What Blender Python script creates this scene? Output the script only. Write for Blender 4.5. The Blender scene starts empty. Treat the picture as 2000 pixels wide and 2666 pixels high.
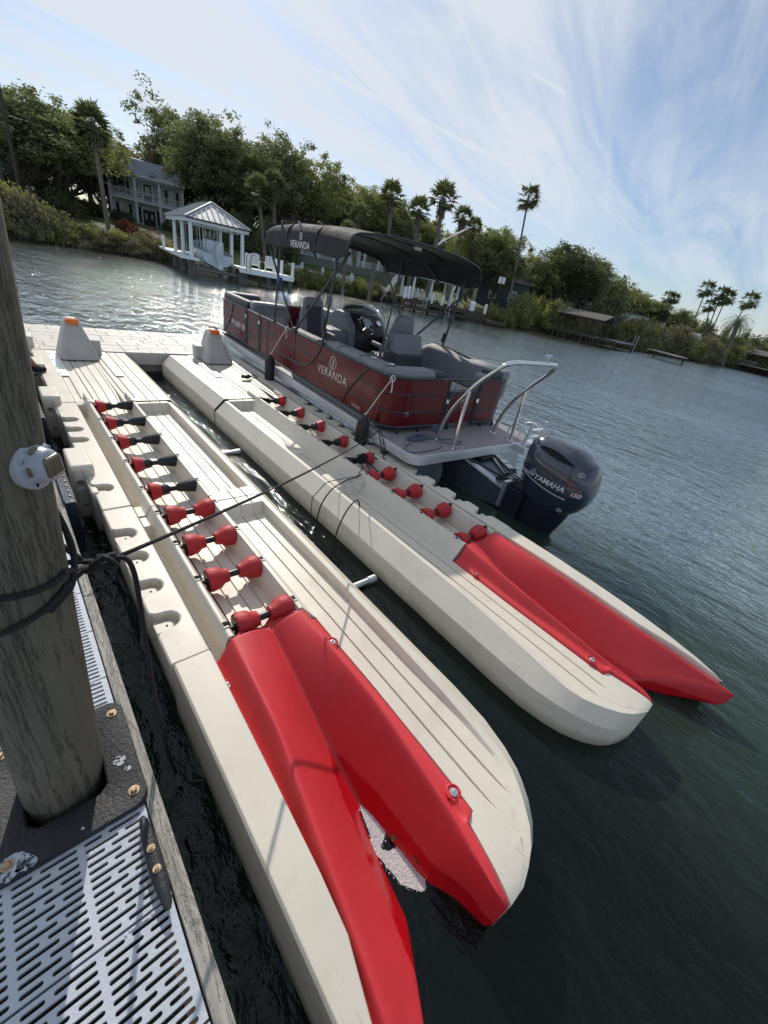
import bpy, bmesh, math, random
from mathutils import Vector, Matrix, Quaternion
random.seed(7)
R_=math.radians; PI=math.pi
sc=bpy.context.scene; col=sc.collection
# ---------------------------------------------------------------- camera
H=2.4; F=1040.
CR=Vector((0.74936594,-0.63649164,0.18256254)); CD=Vector((-0.20915763,-0.48912376,-0.84676504)); CF=Vector((0.62825455,0.59635253,-0.49965977))
cam_d=bpy.data.cameras.new('camera'); cam=bpy.data.objects.new('camera',cam_d); col.objects.link(cam)
cam.matrix_world=Matrix(((CR.x,-CD.x,-CF.x,0),(CR.y,-CD.y,-CF.y,0),(CR.z,-CD.z,-CF.z,H),(0,0,0,1)))
cam_d.sensor_fit='HORIZONTAL'; cam_d.sensor_width=36; cam_d.lens=36*F/2000
cam_d.clip_start=.05; cam_d.clip_end=3000
sc.camera=cam
sc.view_settings.view_transform='Standard'; sc.view_settings.look='None'; sc.view_settings.gamma=1
sc.view_settings.exposure=0.18
# ---------------------------------------------------------------- sky + sun
SAZ,SEL=20.,34.
sdir=Vector((math.sin(R_(SAZ))*math.cos(R_(SEL)),math.cos(R_(SAZ))*math.cos(R_(SEL)),math.sin(R_(SEL))))
wd=bpy.data.worlds.new('World'); sc.world=wd; wd.use_nodes=True
nt=wd.node_tree; nt.nodes.clear()
def N(t,ty,**k):
    n=t.nodes.new(ty)
    for a,b in k.items():
        if a=='inp':
            for i,v in b.items(): n.inputs[i].default_value=v
        else: setattr(n,a,b)
    return n
def math_(t,op,a,b=None,c=None,clamp=False):
    n=t.nodes.new('ShaderNodeMath'); n.operation=op; n.use_clamp=clamp
    for i,v in enumerate((a,b,c)):
        if v is None: continue
        if isinstance(v,(int,float)): n.inputs[i].default_value=v
        else: t.links.new(v,n.inputs[i])
    return n.outputs[0]
def ramp(t,fac,stops,interp='LINEAR'):
    n=t.nodes.new('ShaderNodeValToRGB'); cr=n.color_ramp; cr.interpolation=interp
    while len(cr.elements)<len(stops): cr.elements.new(.5)
    for e,(p,c) in zip(cr.elements,stops):
        e.position=p; e.color=(*(c if isinstance(c,tuple) else (c,c,c)),1)
    t.links.new(fac,n.inputs[0]); return n.outputs[0]
def mixc(t,f,a,b,mode='MIX'):
    n=t.nodes.new('ShaderNodeMix'); n.data_type='RGBA'; n.blend_type=mode
    for i,v in ((0,f),(6,a),(7,b)):
        if isinstance(v,(int,float)): n.inputs[i].default_value=v
        elif isinstance(v,tuple): n.inputs[i].default_value=(*v,1) if len(v)==3 else v
        else: t.links.new(v,n.inputs[i])
    return n.outputs[2]
sky=N(nt,'ShaderNodeTexSky',sky_type='NISHITA',sun_disc=False,sun_elevation=R_(SEL),sun_rotation=R_(SAZ),air_density=1.0,dust_density=.5,ozone_density=2.5)
tc=N(nt,'ShaderNodeTexCoord'); sp=N(nt,'ShaderNodeSeparateXYZ'); nt.links.new(tc.outputs['Generated'],sp.inputs[0])
zz=math_(nt,'ADD',math_(nt,'MAXIMUM',sp.outputs[2],0.0),.13)
u=math_(nt,'DIVIDE',sp.outputs[0],zz); v=math_(nt,'DIVIDE',sp.outputs[1],zz)
cb=N(nt,'ShaderNodeCombineXYZ'); nt.links.new(u,cb.inputs[0]); nt.links.new(v,cb.inputs[1])
def streak(az,sx,sy,scale,det,rough,dist,off,lo,hi):
    mp=N(nt,'ShaderNodeMapping'); mp.inputs['Rotation'].default_value=(0,0,R_(az)); mp.inputs['Location'].default_value=(off,off*.7,off*.3)
    mp2=N(nt,'ShaderNodeMapping'); mp2.inputs['Scale'].default_value=(sx,sy,1)
    nt.links.new(cb.outputs[0],mp.inputs[0]); nt.links.new(mp.outputs[0],mp2.inputs[0])
    no=N(nt,'ShaderNodeTexNoise',inp={'Scale':scale,'Detail':det,'Roughness':rough,'Distortion':dist}); nt.links.new(mp2.outputs[0],no.inputs[0])
    return ramp(nt,no.outputs[0],[(lo,0.),(hi,1.)],'EASE')
c1=streak(82,1.5,.34,1.25,9,.62,1.1,1.3,.30,.64)
c2=streak(74,3.4,.50,1.9,9,.66,.9,1.3,.40,.74)
c3=streak(30,.5,.5,.9,3,.5,.4,1.7,.34,.64)
cl=math_(nt,'MULTIPLY',math_(nt,'ADD',math_(nt,'MULTIPLY',c1,.75),math_(nt,'MULTIPLY',c2,.28)),math_(nt,'ADD',math_(nt,'MULTIPLY',c3,.50),.68),clamp=True)
# veil brighter towards the sun
sd=N(nt,'ShaderNodeVectorMath',operation='DOT_PRODUCT'); nt.links.new(tc.outputs['Generated'],sd.inputs[0]); sd.inputs[1].default_value=sdir
near=ramp(nt,sd.outputs['Value'],[(.55,0.),(.98,1.)],'EASE')
cl=math_(nt,'ADD',math_(nt,'MULTIPLY',cl,math_(nt,'ADD',math_(nt,'MULTIPLY',near,.35),.80)),math_(nt,'ADD',math_(nt,'MULTIPLY',near,.12),.05),clamp=True)
# contrail: thin line between two sky directions
def skyuv(px,py):
    d=(CR*((px-1000)/F)+CD*((py-1333)/F)+CF).normalized(); k=d.z+.13; return (d.x/k,d.y/k)
def trail(a,b,w_,amp):
    (x0,y0),(x1,y1)=skyuv(*a),skyuv(*b); L=math.hypot(x1-x0,y1-y0); dx,dy=(x1-x0)/L,(y1-y0)/L
    du=math_(nt,'SUBTRACT',u,x0); dv=math_(nt,'SUBTRACT',v,y0)
    al=math_(nt,'ADD',math_(nt,'MULTIPLY',du,dx),math_(nt,'MULTIPLY',dv,dy))
    pe=math_(nt,'ABSOLUTE',math_(nt,'ADD',math_(nt,'MULTIPLY',du,-dy),math_(nt,'MULTIPLY',dv,dx)))
    no=N(nt,'ShaderNodeTexNoise',inp={'Scale':16.,'Detail':5.}); nt.links.new(cb.outputs[0],no.inputs[0])
    pe=math_(nt,'ADD',pe,math_(nt,'MULTIPLY',math_(nt,'SUBTRACT',no.outputs[0],.5),w_*1.6))
    m=math_(nt,'SUBTRACT',1.,math_(nt,'DIVIDE',pe,w_),clamp=True)
    m=math_(nt,'MULTIPLY',m,math_(nt,'MULTIPLY',math_(nt,'GREATER_THAN',al,0.),math_(nt,'LESS_THAN',al,L)))
    return math_(nt,'MULTIPLY',m,amp)
cl=math_(nt,'ADD',cl,trail((760,150),(1345,440),.03,.45),clamp=True)
cl=math_(nt,'ADD',cl,trail((1385,190),(1475,243),.012,.35),clamp=True)
hz=ramp(nt,sp.outputs[2],[(0.,1.),(.12,.0)])
skc=mixc(nt,1.,sky.outputs[0],(.78,.83,.90),'MULTIPLY')
skc=mixc(nt,math_(nt,'MULTIPLY',cl,.9,clamp=True),skc,(6.6,7.05,7.6))
bg=N(nt,'ShaderNodeBackground',inp={1:.10}); nt.links.new(skc,bg.inputs[0])
wo=N(nt,'ShaderNodeOutputWorld'); nt.links.new(bg.outputs[0],wo.inputs[0])
sl=bpy.data.lights.new('sun','SUN'); sl.energy=3.05; sl.angle=R_(.53); sl.color=(1,.94,.85)
so=bpy.data.objects.new('sun',sl); col.objects.link(so); so.location=(0,20,30); so.rotation_mode='QUATERNION'; so.rotation_quaternion=sdir.to_track_quat('Z','Y')
# ---------------------------------------------------------------- photo calibration helpers (world metres, water at z=0)
def W(px,py,z=0.):
    d=CR*((px-1000)/F)+CD*((py-1333)/F)+CF; t=(z-H)/d.z
    return Vector((d.x*t,d.y*t,z))
def D(px,py,dist):
    d=CR*((px-1000)/F)+CD*((py-1333)/F)+CF; k=dist/math.hypot(d.x,d.y)
    return Vector((d.x*k,d.y*k,H+d.z*k))
# ---------------------------------------------------------------- materials
M={}
def mat(name,c,rough=.5,metal=0.,var=.0,vs=6.,bump=0.,bs=40.,spec=.5,stretch=None,dirt=None,dirts=3.,dirtamt=.5,coat=0.,space='Object',c2=None,trans=0.):
    m=bpy.data.materials.new(name); m.use_nodes=True; t=m.node_tree; b=t.nodes['Principled BSDF']
    b.inputs['Base Color'].default_value=(*c,1); b.inputs['Roughness'].default_value=rough; b.inputs['Metallic'].default_value=metal
    b.inputs['Specular IOR Level'].default_value=spec
    if coat: b.inputs['Coat Weight'].default_value=coat; b.inputs['Coat Roughness'].default_value=.04
    tcn=N(t,'ShaderNodeTexCoord'); src=tcn.outputs[space]
    if stretch:
        mp=N(t,'ShaderNodeMapping'); mp.inputs['Scale'].default_value=stretch; t.links.new(src,mp.inputs[0]); src=mp.outputs[0]
    cur=None
    if var or c2:
        no=N(t,'ShaderNodeTexNoise',inp={'Scale':vs,'Detail':6.,'Roughness':.65}); t.links.new(src,no.inputs[0])
        lo=c2 if c2 else tuple(x*(1-var) for x in c)
        hi=c if c2 else tuple(min(1,x*(1+var*.6)) for x in c)
        cur=ramp(t,no.outputs[0],[(.32,lo),(.68,hi)])
    if dirt:
        n2=N(t,'ShaderNodeTexNoise',inp={'Scale':dirts,'Detail':8.,'Roughness':.75,'Distortion':.6}); t.links.new(src,n2.inputs[0])
        f=ramp(t,n2.outputs[0],[(.50,0.),(.72,1.)])
        cur=mixc(t,math_(t,'MULTIPLY',f,dirtamt),cur if cur else c,dirt)
    if cur: t.links.new(cur,b.inputs['Base Color'])
    if rough>.15 and metal<.5:
        n4=N(t,'ShaderNodeTexNoise',inp={'Scale':vs*1.7,'Detail':4.}); t.links.new(src,n4.inputs[0])
        t.links.new(math_(t,'ADD',math_(t,'MULTIPLY',math_(t,'SUBTRACT',n4.outputs[0],.5),.35),rough,clamp=True),b.inputs['Roughness'])
    if bump:
        n3=N(t,'ShaderNodeTexNoise',inp={'Scale':bs,'Detail':5.,'Roughness':.6}); t.links.new(src,n3.inputs[0])
        bp=N(t,'ShaderNodeBump',inp={'Strength':bump,'Distance':.01}); t.links.new(n3.outputs[0],bp.inputs['Height']); t.links.new(bp.outputs[0],b.inputs['Normal'])
    M[name]=m; return m
mat('float_plastic',(.70,.64,.535),.45,var=.06,vs=2.2,bump=.07,bs=120,dirt=(.42,.34,.24),dirts=5.5,dirtamt=.24)
mat('float_grey',(.52,.50,.47),.55,var=.08,vs=3,bump=.2,bs=60,dirt=(.3,.25,.2),dirts=5,dirtamt=.3)
mat('paver',(.60,.565,.50),.6,var=.08,vs=4,bump=.3,bs=30,dirt=(.4,.34,.27),dirts=4,dirtamt=.3)
mat('groove_dirt',(.24,.20,.15),.8,var=.3,vs=8)
mat('red_plastic',(.62,.030,.038),.52,var=.13,vs=2.0,bump=.05,bs=120,dirt=(.66,.07,.07),dirts=11.,dirtamt=.28)
mat('roller_red',(.50,.018,.022),.5,var=.15,vs=14,bump=.5,bs=60)
mat('black_plastic',(.012,.013,.015),.35,var=.2,vs=10,bump=.1)
mat('black_rubber',(.018,.018,.02),.6,var=.3,vs=12,bump=.3)
mat('dark_hole',(.006,.006,.006),.9)
mat('steel',(.62,.62,.62),.28,1.,bump=.05,bs=20)
mat('chrome',(.80,.80,.80),.09,1.)
mat('galv',(.55,.57,.60),.42,.85,var=.15,vs=10,bump=.1)
mat('blue_steel',(.030,.045,.062),.4,.5,var=.3,vs=6,bump=.2)
mat('plate_alu',(.78,.78,.77),.38,.6,var=.1,vs=12,bump=.1)
mat('bolt_rust',(.55,.40,.26),.45,.8,var=.5,vs=60,bump=.5,bs=200)
mat('guard_rubber',(.020,.021,.024),.55,var=.3,vs=5,bump=.5,bs=70)
mat('bird_paint',(.55,.57,.60),.7,var=.3,vs=30)
def ragged(name,c,scale,lo,hi):
    m=bpy.data.materials.new(name); m.use_nodes=True; t=m.node_tree; b=t.nodes['Principled BSDF']; b.inputs['Base Color'].default_value=(*c,1); b.inputs['Roughness'].default_value=.8
    tcn=N(t,'ShaderNodeTexCoord'); n=N(t,'ShaderNodeTexNoise',inp={'Scale':scale,'Detail':8.,'Roughness':.75}); t.links.new(tcn.outputs['Object'],n.inputs[0]); t.links.new(ramp(t,n.outputs[0],[(lo,0.),(hi,1.)]),b.inputs['Alpha']); M[name]=m
ragged('worn_paint',(.50,.53,.58),38.,.46,.52)
mat('grate',(.50,.53,.58),.5,var=.10,vs=2.2,bump=.3,bs=45,dirt=(.60,.63,.66),dirts=6,dirtamt=.45)
mat('white_plastic',(.37,.40,.45),.35,var=.05)
mat('amber_lens',(.15,.12,.075),.2,var=.15,vs=20,coat=.5)
mat('orange_reflector',(.85,.16,.01),.18,coat=.6)
mat('leaf_dead',(.17,.07,.02),.6,var=.5,vs=25)
mat('rope_black',(.010,.010,.011),.75,bump=.6,bs=160)
mat('rope_white',(.65,.64,.62),.75,bump=.5,bs=160)
mat('rope_blue',(.12,.15,.24),.75,var=.6,vs=90,bump=.5,bs=160)
mat('skin',(.26,.13,.085),.5,var=.1,vs=12)
mat('cloth_blue',(.007,.013,.060),.85,var=.2,vs=5,bump=.3,bs=300)
mat('cloth_navy',(.008,.010,.02),.9,var=.2,vs=5)
mat('hair',(.03,.022,.018),.7)
def rope_mat(name,c1,c2,pitch):
    m=bpy.data.materials.new(name); m.use_nodes=True; t=m.node_tree; b=t.nodes['Principled BSDF']; b.inputs['Roughness'].default_value=.7
    uv=N(t,'ShaderNodeUVMap'); w1=N(t,'ShaderNodeTexWave',wave_type='BANDS',bands_direction='DIAGONAL',inp={'Scale':pitch,'Distortion':.0}); t.links.new(uv.outputs[0],w1.inputs[0])
    t.links.new(ramp(t,w1.outputs[0],[(.3,c1),(.7,c2)]),b.inputs['Base Color'])
    bp=N(t,'ShaderNodeBump',inp={'Strength':1.,'Distance':.004}); t.links.new(w1.outputs[0],bp.inputs['Height']); t.links.new(bp.outputs[0],b.inputs['Normal'])
    M[name]=m
rope_mat('rope_braid',(.004,.004,.005),(.035,.036,.040),1.6)
def wood(name,c1,c2,axis,crack=(.05,.045,.035),scale=1.,green=None,amt=.8,dist=1.1,ck_ax=1.1,ckw=1.):
    m=bpy.data.materials.new(name); m.use_nodes=True; t=m.node_tree; b=t.nodes['Principled BSDF']; b.inputs['Roughness'].default_value=.8; b.inputs['Specular IOR Level'].default_value=.25
    tcn=N(t,'ShaderNodeTexCoord'); mp=N(t,'ShaderNodeMapping'); s=[26*scale]*3; s[axis]=1.6*scale; mp.inputs['Scale'].default_value=s; t.links.new(tcn.outputs['Object'],mp.inputs[0])
    n1=N(t,'ShaderNodeTexNoise',inp={'Scale':1.6,'Detail':8.,'Roughness':.7,'Distortion':.7}); t.links.new(mp.outputs[0],n1.inputs[0])
    cur=ramp(t,n1.outputs[0],[(.3,c1),(.72,c2)])
    if green:
        n0=N(t,'ShaderNodeTexNoise',inp={'Scale':2.2,'Detail':6.,'Roughness':.7}); t.links.new(tcn.outputs['Object'],n0.inputs[0])
        cur=mixc(t,math_(t,'MULTIPLY',ramp(t,n0.outputs[0],[(.35,0.),(.65,1.)]),.7),cur,green)
    mp2=N(t,'ShaderNodeMapping'); s=[(11 if ck_ax>.5 else 6.5)*scale]*3; s[axis]=ck_ax*scale; mp2.inputs['Scale'].default_value=s; t.links.new(tcn.outputs['Object'],mp2.inputs[0])
    n2=N(t,'ShaderNodeTexNoise',inp={'Scale':2.3,'Detail':6.,'Roughness':.8,'Distortion':dist}); t.links.new(mp2.outputs[0],n2.inputs[0])
    ck=ramp(t,n2.outputs[0],[(.485,0.),(.498,1.),(.504,1.),(.517,0.)])
    cur=mixc(t,math_(t,'MULTIPLY',ck,amt),cur,crack)
    t.links.new(cur,b.inputs['Base Color'])
    bp=N(t,'ShaderNodeBump',inp={'Strength':.7,'Distance':.008}); h=math_(t,'SUBTRACT',n1.outputs[0],math_(t,'MULTIPLY',ck,.8)); t.links.new(h,bp.inputs['Height']); t.links.new(bp.outputs[0],b.inputs['Normal'])
    M[name]=m
wood('pile_wood',(.098,.084,.062),(.205,.180,.140),2,green=(.105,.118,.088),scale=.8,crack=(.022,.020,.015),dist=.25,ck_ax=.25,amt=.55)
wood('board_wood',(.26,.245,.215),(.50,.475,.42),1,crack=(.12,.10,.08),amt=.6)
wood('grey_pile',(.20,.19,.17),(.42,.40,.37),2)
wood('dark_wood',(.05,.04,.03),(.12,.10,.08),2)
wood('grey_deck',(.24,.23,.21),(.42,.40,.37),0)
wood('bark',(.075,.062,.048),(.16,.135,.11),2,scale=.15,amt=.3)
wood('palm_bark',(.12,.105,.085),(.24,.21,.175),2,scale=.2,amt=.3)
# ---------------------------------------------------------------- mesh helpers
class MB:
    def __init__(s): s.v=[]; s.f=[]; s.uv={}
    def add(s,vs,fs,mx=None):
        o=len(s.v)
        for p in vs:
            p=Vector(p); s.v.append(mx@p if mx else p)
        s.f+= [tuple(i+o for i in f) for f in fs]; return s
    def box(s,x0,x1,y0,y1,z0,z1,mx=None):
        return s.add([(x0,y0,z0),(x1,y0,z0),(x1,y1,z0),(x0,y1,z0),(x0,y0,z1),(x1,y0,z1),(x1,y1,z1),(x0,y1,z1)],[(0,3,2,1),(4,5,6,7),(0,1,5,4),(1,2,6,5),(2,3,7,6),(3,0,4,7)],mx)
    def beam(s,a,b,w,h,up=(0,0,1)):
        a=Vector(a); b=Vector(b); d=b-a; L=d.length; d.normalize(); u_=Vector(up)
        if abs(d.dot(u_))>.99: u_=Vector((1,0,0))
        x=d.cross(u_).normalized(); z=x.cross(d)
        mx=Matrix((( x.x,d.x,z.x,a.x),(x.y,d.y,z.y,a.y),(x.z,d.z,z.z,a.z),(0,0,0,1)))
        return s.box(-w/2,w/2,0,L,-h/2,h/2,mx)
    def prism(s,poly,z0,z1,mx=None):
        n=len(poly); vs=[(x,y,z0) for x,y in poly]+[(x,y,z1) for x,y in poly]
        fs=[tuple(range(n-1,-1,-1)),tuple(range(n,2*n))]+[(i,(i+1)%n,n+(i+1)%n,n+i) for i in range(n)]
        return s.add(vs,fs,mx)
    def loft(s,rings,closed=False,caps=False,mx=None):
        n=len(rings[0]); vs=[p for r in rings for p in r]; fs=[]
        for j in range(len(rings)-1):
            for i in range(n if closed else n-1):
                k=(i+1)%n; fs.append((j*n+i,j*n+k,(j+1)*n+k,(j+1)*n+i))
        if caps: fs+=[tuple(range(n-1,-1,-1)),tuple((len(rings)-1)*n+i for i in range(n))]
        return s.add(vs,fs,mx)
    def tube(s,path,r,n=8,caps=True,closed=False):
        path=[Vector(p) for p in path]; m=len(path); rs=r if isinstance(r,(list,tuple)) else [r]*m
        T=[(path[(i+1)%m if closed else min(i+1,m-1)]-path[(i-1)%m if closed else max(i-1,0)]).normalized() for i in range(m)]
        up=Vector((0,0,1)) if abs(T[0].z)<.9 else Vector((1,0,0)); x=T[0].cross(up).normalized(); rings=[]
        start=len(s.v); L=0
        for i in range(m):
            x=(x-T[i]*x.dot(T[i])); x=x.normalized() if x.length>1e-6 else T[i].orthogonal().normalized()
            y=T[i].cross(x); rings.append([path[i]+x*rs[i]*math.cos(2*PI*k/n)+y*rs[i]*math.sin(2*PI*k/n) for k in range(n)])
            if i: L+=(path[i]-path[i-1]).length
            for k in range(n): s.uv[start+i*n+k]=(L*40,k*3./n)
        if closed: rings.append(rings[0])
        return s.loft(rings,True,caps and not closed)
    def lathe(s,prof,n=24,mx=None,caps=True):   # prof: (r,z)
        return s.loft([[(r*math.cos(2*PI*k/n),r*math.sin(2*PI*k/n),z) for k in range(n)] for r,z in prof],True,caps,mx)
    def ell(s,c,r,n=12,m=8,mx=None):
        prof=[(math.sin(PI*j/m),-math.cos(PI*j/m)) for j in range(m+1)]
        prof[0]=(.02,-1);prof[-1]=(.02,1)
        return s.loft([[(c[0]+r[0]*a*math.cos(2*PI*k/n),c[1]+r[1]*a*math.sin(2*PI*k/n),c[2]+r[2]*b) for k in range(n)] for a,b in prof],True,True,mx)
def cr_path(pts,seg=8,closed=False):
    P=[Vector(p) for p in pts]; n=len(P); out=[]
    for i in range(n if closed else n-1):
        if closed: a,b,c,d=P[(i-1)%n],P[i],P[(i+1)%n],P[(i+2)%n]
        else: a,b,c,d=P[max(i-1,0)],P[i],P[i+1],P[min(i+2,n-1)]
        for k in range(seg):
            t=k/seg; out.append(.5*((2*b)+(c-a)*t+(2*a-5*b+4*c-d)*t*t+(3*b-a-3*c+d)*t**3))
    if not closed: out.append(P[-1])
    return out
def build_split(name,pieces,m,parent,**k):
    return [build(name,p,m,parent,**k) for p in pieces]
def build(name,mb,m,parent=None,smooth=False,bevel=0,loc=None,ang=35,seg=2,fixn=True):
    me=bpy.data.meshes.new(name); me.from_pydata([tuple(p) for p in mb.v],[],mb.f)
    if mb.uv:
        ul=me.uv_layers.new(name='UVMap')
        for lp in me.loops: ul.data[lp.index].uv=mb.uv.get(lp.vertex_index,(0,0))
    if fixn and len(mb.f)<60000:
        bm=bmesh.new(); bm.from_mesh(me); bmesh.ops.recalc_face_normals(bm,faces=bm.faces); bm.to_mesh(me); bm.free()
    me.materials.append(M[m] if isinstance(m,str) else m)
    if smooth:
        me.polygons.foreach_set('use_smooth',[True]*len(me.polygons))
        if ang<180: me.set_sharp_from_angle(angle=R_(ang))
    me.update()
    o=bpy.data.objects.new(name,me); col.objects.link(o)
    if parent: o.parent=parent
    if loc is not None: o.location=loc
    if bevel:
        b=o.modifiers.new('bevel','BEVEL'); b.width=bevel; b.segments=seg; b.limit_method='ANGLE'; b.angle_limit=R_(30); b.harden_normals=False
        if not smooth: me.polygons.foreach_set('use_smooth',[True]*len(me.polygons)); me.set_sharp_from_angle(angle=R_(24))
    return o
def thing(name,label,cat,loc=(0,0,0),rz=0,group=None):
    o=bpy.data.objects.new(name,None); col.objects.link(o); o.location=loc; o.rotation_euler=(0,0,rz); o.empty_display_size=.2
    o['label']=label; o['category']=cat
    if group: o['group']=group
    return o
def tag(o,label,cat,group=None,kind=None):
    if label: o['label']=label
    if cat: o['category']=cat
    if group: o['group']=group
    if kind: o['kind']=kind
    return o
def kids(o): return [c for c in bpy.data.objects if c.parent==o]
def dup(root,loc=None,rz=None,label=None,group=None,scale=None):
    r=root.copy(); col.objects.link(r)
    if loc is not None: r.location=loc
    if rz is not None: r.rotation_euler=(0,0,rz)
    if scale is not None: r.scale=scale if isinstance(scale,(tuple,list)) else (scale,)*3
    if label: r['label']=label
    if group: r['group']=group
    for ch in kids(root):
        c=ch.copy(); col.objects.link(c); c.parent=r
        for g in kids(ch):
            d=g.copy(); col.objects.link(d); d.parent=c
    return r
def text(name,s,size,mx,m,parent,offset=0.,shear=0.,align='CENTER',ext=.0015,space=1.):
    cu=bpy.data.curves.new(name,'FONT'); cu.body=s; cu.size=size; cu.align_x=align; cu.align_y='CENTER'; cu.offset=offset; cu.shear=shear; cu.extrude=ext; cu.space_character=space
    o=bpy.data.objects.new(name+'_tmp',cu); col.objects.link(o); bpy.context.view_layer.update()
    me=bpy.data.meshes.new_from_object(o.evaluated_get(bpy.context.evaluated_depsgraph_get())); bpy.data.objects.remove(o)
    me.transform(mx); me.materials.clear(); me.materials.append(M[m]); me.name=name
    q=bpy.data.objects.new(name,me); col.objects.link(q); q.parent=parent; return q

t=M['red_plastic'].node_tree; bb=t.nodes['Principled BSDF']; g_=N(t,'ShaderNodeNewGeometry'); sz=N(t,'ShaderNodeSeparateXYZ'); t.links.new(g_.outputs['Position'],sz.inputs[0])
nz=N(t,'ShaderNodeTexNoise',inp={'Scale':9.,'Detail':4.}); t.links.new(g_.outputs['Position'],nz.inputs[0])
wet=ramp(t,math_(t,'ADD',sz.outputs[2],math_(t,'MULTIPLY',nz.outputs[0],.05)),[(.110,1.),(.122,0.)])
old=bb.inputs['Base Color'].links[0].from_socket; t.links.new(mixc(t,wet,old,(.50,.006,.012)),bb.inputs['Base Color'])
oldr=bb.inputs['Roughness'].links[0].from_socket; t.links.new(math_(t,'MULTIPLY',oldr,math_(t,'SUBTRACT',1.,math_(t,'MULTIPLY',wet,.65))),bb.inputs['Roughness'])

# rub marks and a brown-green waterline stain on the moulded floats
def stain(mn,amt_=.6):
    t=M[mn].node_tree; bb=t.nodes['Principled BSDF']; g_=N(t,'ShaderNodeNewGeometry'); sz=N(t,'ShaderNodeSeparateXYZ'); t.links.new(g_.outputs['Position'],sz.inputs[0])
    nz=N(t,'ShaderNodeTexNoise',inp={'Scale':6.,'Detail':6.,'Roughness':.7}); t.links.new(g_.outputs['Position'],nz.inputs[0])
    wl=ramp(t,math_(t,'ADD',sz.outputs[2],math_(t,'MULTIPLY',nz.outputs[0],.10)),[(.06,1.),(.15,0.)])
    mp=N(t,'ShaderNodeMapping'); mp.inputs['Scale'].default_value=(5,1.2,5); mp.inputs['Rotation'].default_value=(0,0,.25); t.links.new(g_.outputs['Position'],mp.inputs[0])
    ns=N(t,'ShaderNodeTexNoise',inp={'Scale':1.5,'Detail':9.,'Roughness':.85,'Distortion':.8}); t.links.new(mp.outputs[0],ns.inputs[0])
    sc_=ramp(t,ns.outputs[0],[(.585,0.),(.68,1.)])
    mp3=N(t,'ShaderNodeMapping'); mp3.inputs['Scale'].default_value=(60,3,20); mp3.inputs['Rotation'].default_value=(0,0,.9); t.links.new(g_.outputs['Position'],mp3.inputs[0])
    n3=N(t,'ShaderNodeTexNoise',inp={'Scale':1.,'Detail':3.}); t.links.new(mp3.outputs[0],n3.inputs[0]); scr=ramp(t,n3.outputs[0],[(.70,0.),(.74,1.)])
    old=bb.inputs['Base Color'].links[0].from_socket
    c=mixc(t,math_(t,'MULTIPLY',wl,amt_),old,(.17,.14,.07)); c=mixc(t,math_(t,'MULTIPLY',sc_,.45),c,(.22,.20,.17)); c=mixc(t,math_(t,'MULTIPLY',scr,.30),c,(.30,.27,.22)); t.links.new(c,bb.inputs['Base Color'])
stain('float_plastic'); stain('float_grey')
# ================================================================ WATER, RIVER BED, FAR BANK
m=bpy.data.materials.new('water'); m.use_nodes=True; t=m.node_tree; t.nodes.clear()
tcn=N(t,'ShaderNodeTexCoord'); P=tcn.outputs['Object']
def wn(rot,sc_,scale,det,rough=.5,dist=0.):
    mp=N(t,'ShaderNodeMapping'); mp.inputs['Rotation'].default_value=(0,0,R_(rot)); mp.inputs['Scale'].default_value=sc_; t.links.new(P,mp.inputs[0])
    n=N(t,'ShaderNodeTexNoise',inp={'Scale':scale,'Detail':det,'Roughness':rough,'Distortion':dist}); t.links.new(mp.outputs[0],n.inputs[0]); return n.outputs[0]
n1=wn(25,(1,.45,1),2.6,3,.55,.3); n2=wn(-10,(1,.55,1),6.5,4,.6,.4); n3=wn(40,(1,.6,1),.55,2)
sxyz=N(t,'ShaderNodeSeparateXYZ'); t.links.new(P,sxyz.inputs[0])
# sheltered water between the floats is calmer than the open river
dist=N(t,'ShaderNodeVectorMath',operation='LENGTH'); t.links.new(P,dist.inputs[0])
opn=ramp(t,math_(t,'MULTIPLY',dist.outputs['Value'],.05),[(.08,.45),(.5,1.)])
patch=ramp(t,wn(15,(1,.35,1),.11,3,.5),[(.35,.55),(.6,1.)])
n5=wn(5,(1,.5,1),15.,3,.6,.5)
hh=math_(t,'ADD',math_(t,'ADD',math_(t,'MULTIPLY',n1,.62),math_(t,'MULTIPLY',n5,.11)),math_(t,'ADD',math_(t,'MULTIPLY',n2,.30),math_(t,'MULTIPLY',n3,.5)))
bp=N(t,'ShaderNodeBump',inp={'Distance':.20}); t.links.new(hh,bp.inputs['Height']); t.links.new(math_(t,'MULTIPLY',opn,patch),bp.inputs['Strength'])
fr=N(t,'ShaderNodeFresnel',inp={'IOR':1.34}); t.links.new(bp.outputs[0],fr.inputs['Normal'])
gl=N(t,'ShaderNodeBsdfGlossy',inp={'Color':(.86,.93,.93,1),'Roughness':.032}); t.links.new(bp.outputs[0],gl.inputs['Normal']); GLR=gl
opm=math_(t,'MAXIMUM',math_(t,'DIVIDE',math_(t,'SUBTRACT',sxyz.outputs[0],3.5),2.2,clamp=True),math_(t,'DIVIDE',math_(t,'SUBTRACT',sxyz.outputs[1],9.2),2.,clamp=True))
opn2=math_(t,'MAXIMUM',math_(t,'DIVIDE',math_(t,'SUBTRACT',sxyz.outputs[0],1.9),2.,clamp=True),opm)
df=N(t,'ShaderNodeBsdfDiffuse'); t.links.new(mixc(t,opn2,(.005,.009,.008),(.040,.072,.052)),df.inputs[0]); t.links.new(math_(t,'ADD',math_(t,'MULTIPLY',opm,.022),.032),GLR.inputs['Roughness'])  # shade around the floats painted into the diffuse: near-black there, greener outward
tr=N(t,'ShaderNodeBsdfTransparent',inp={'Color':(.50,.62,.50,1)})
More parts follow.
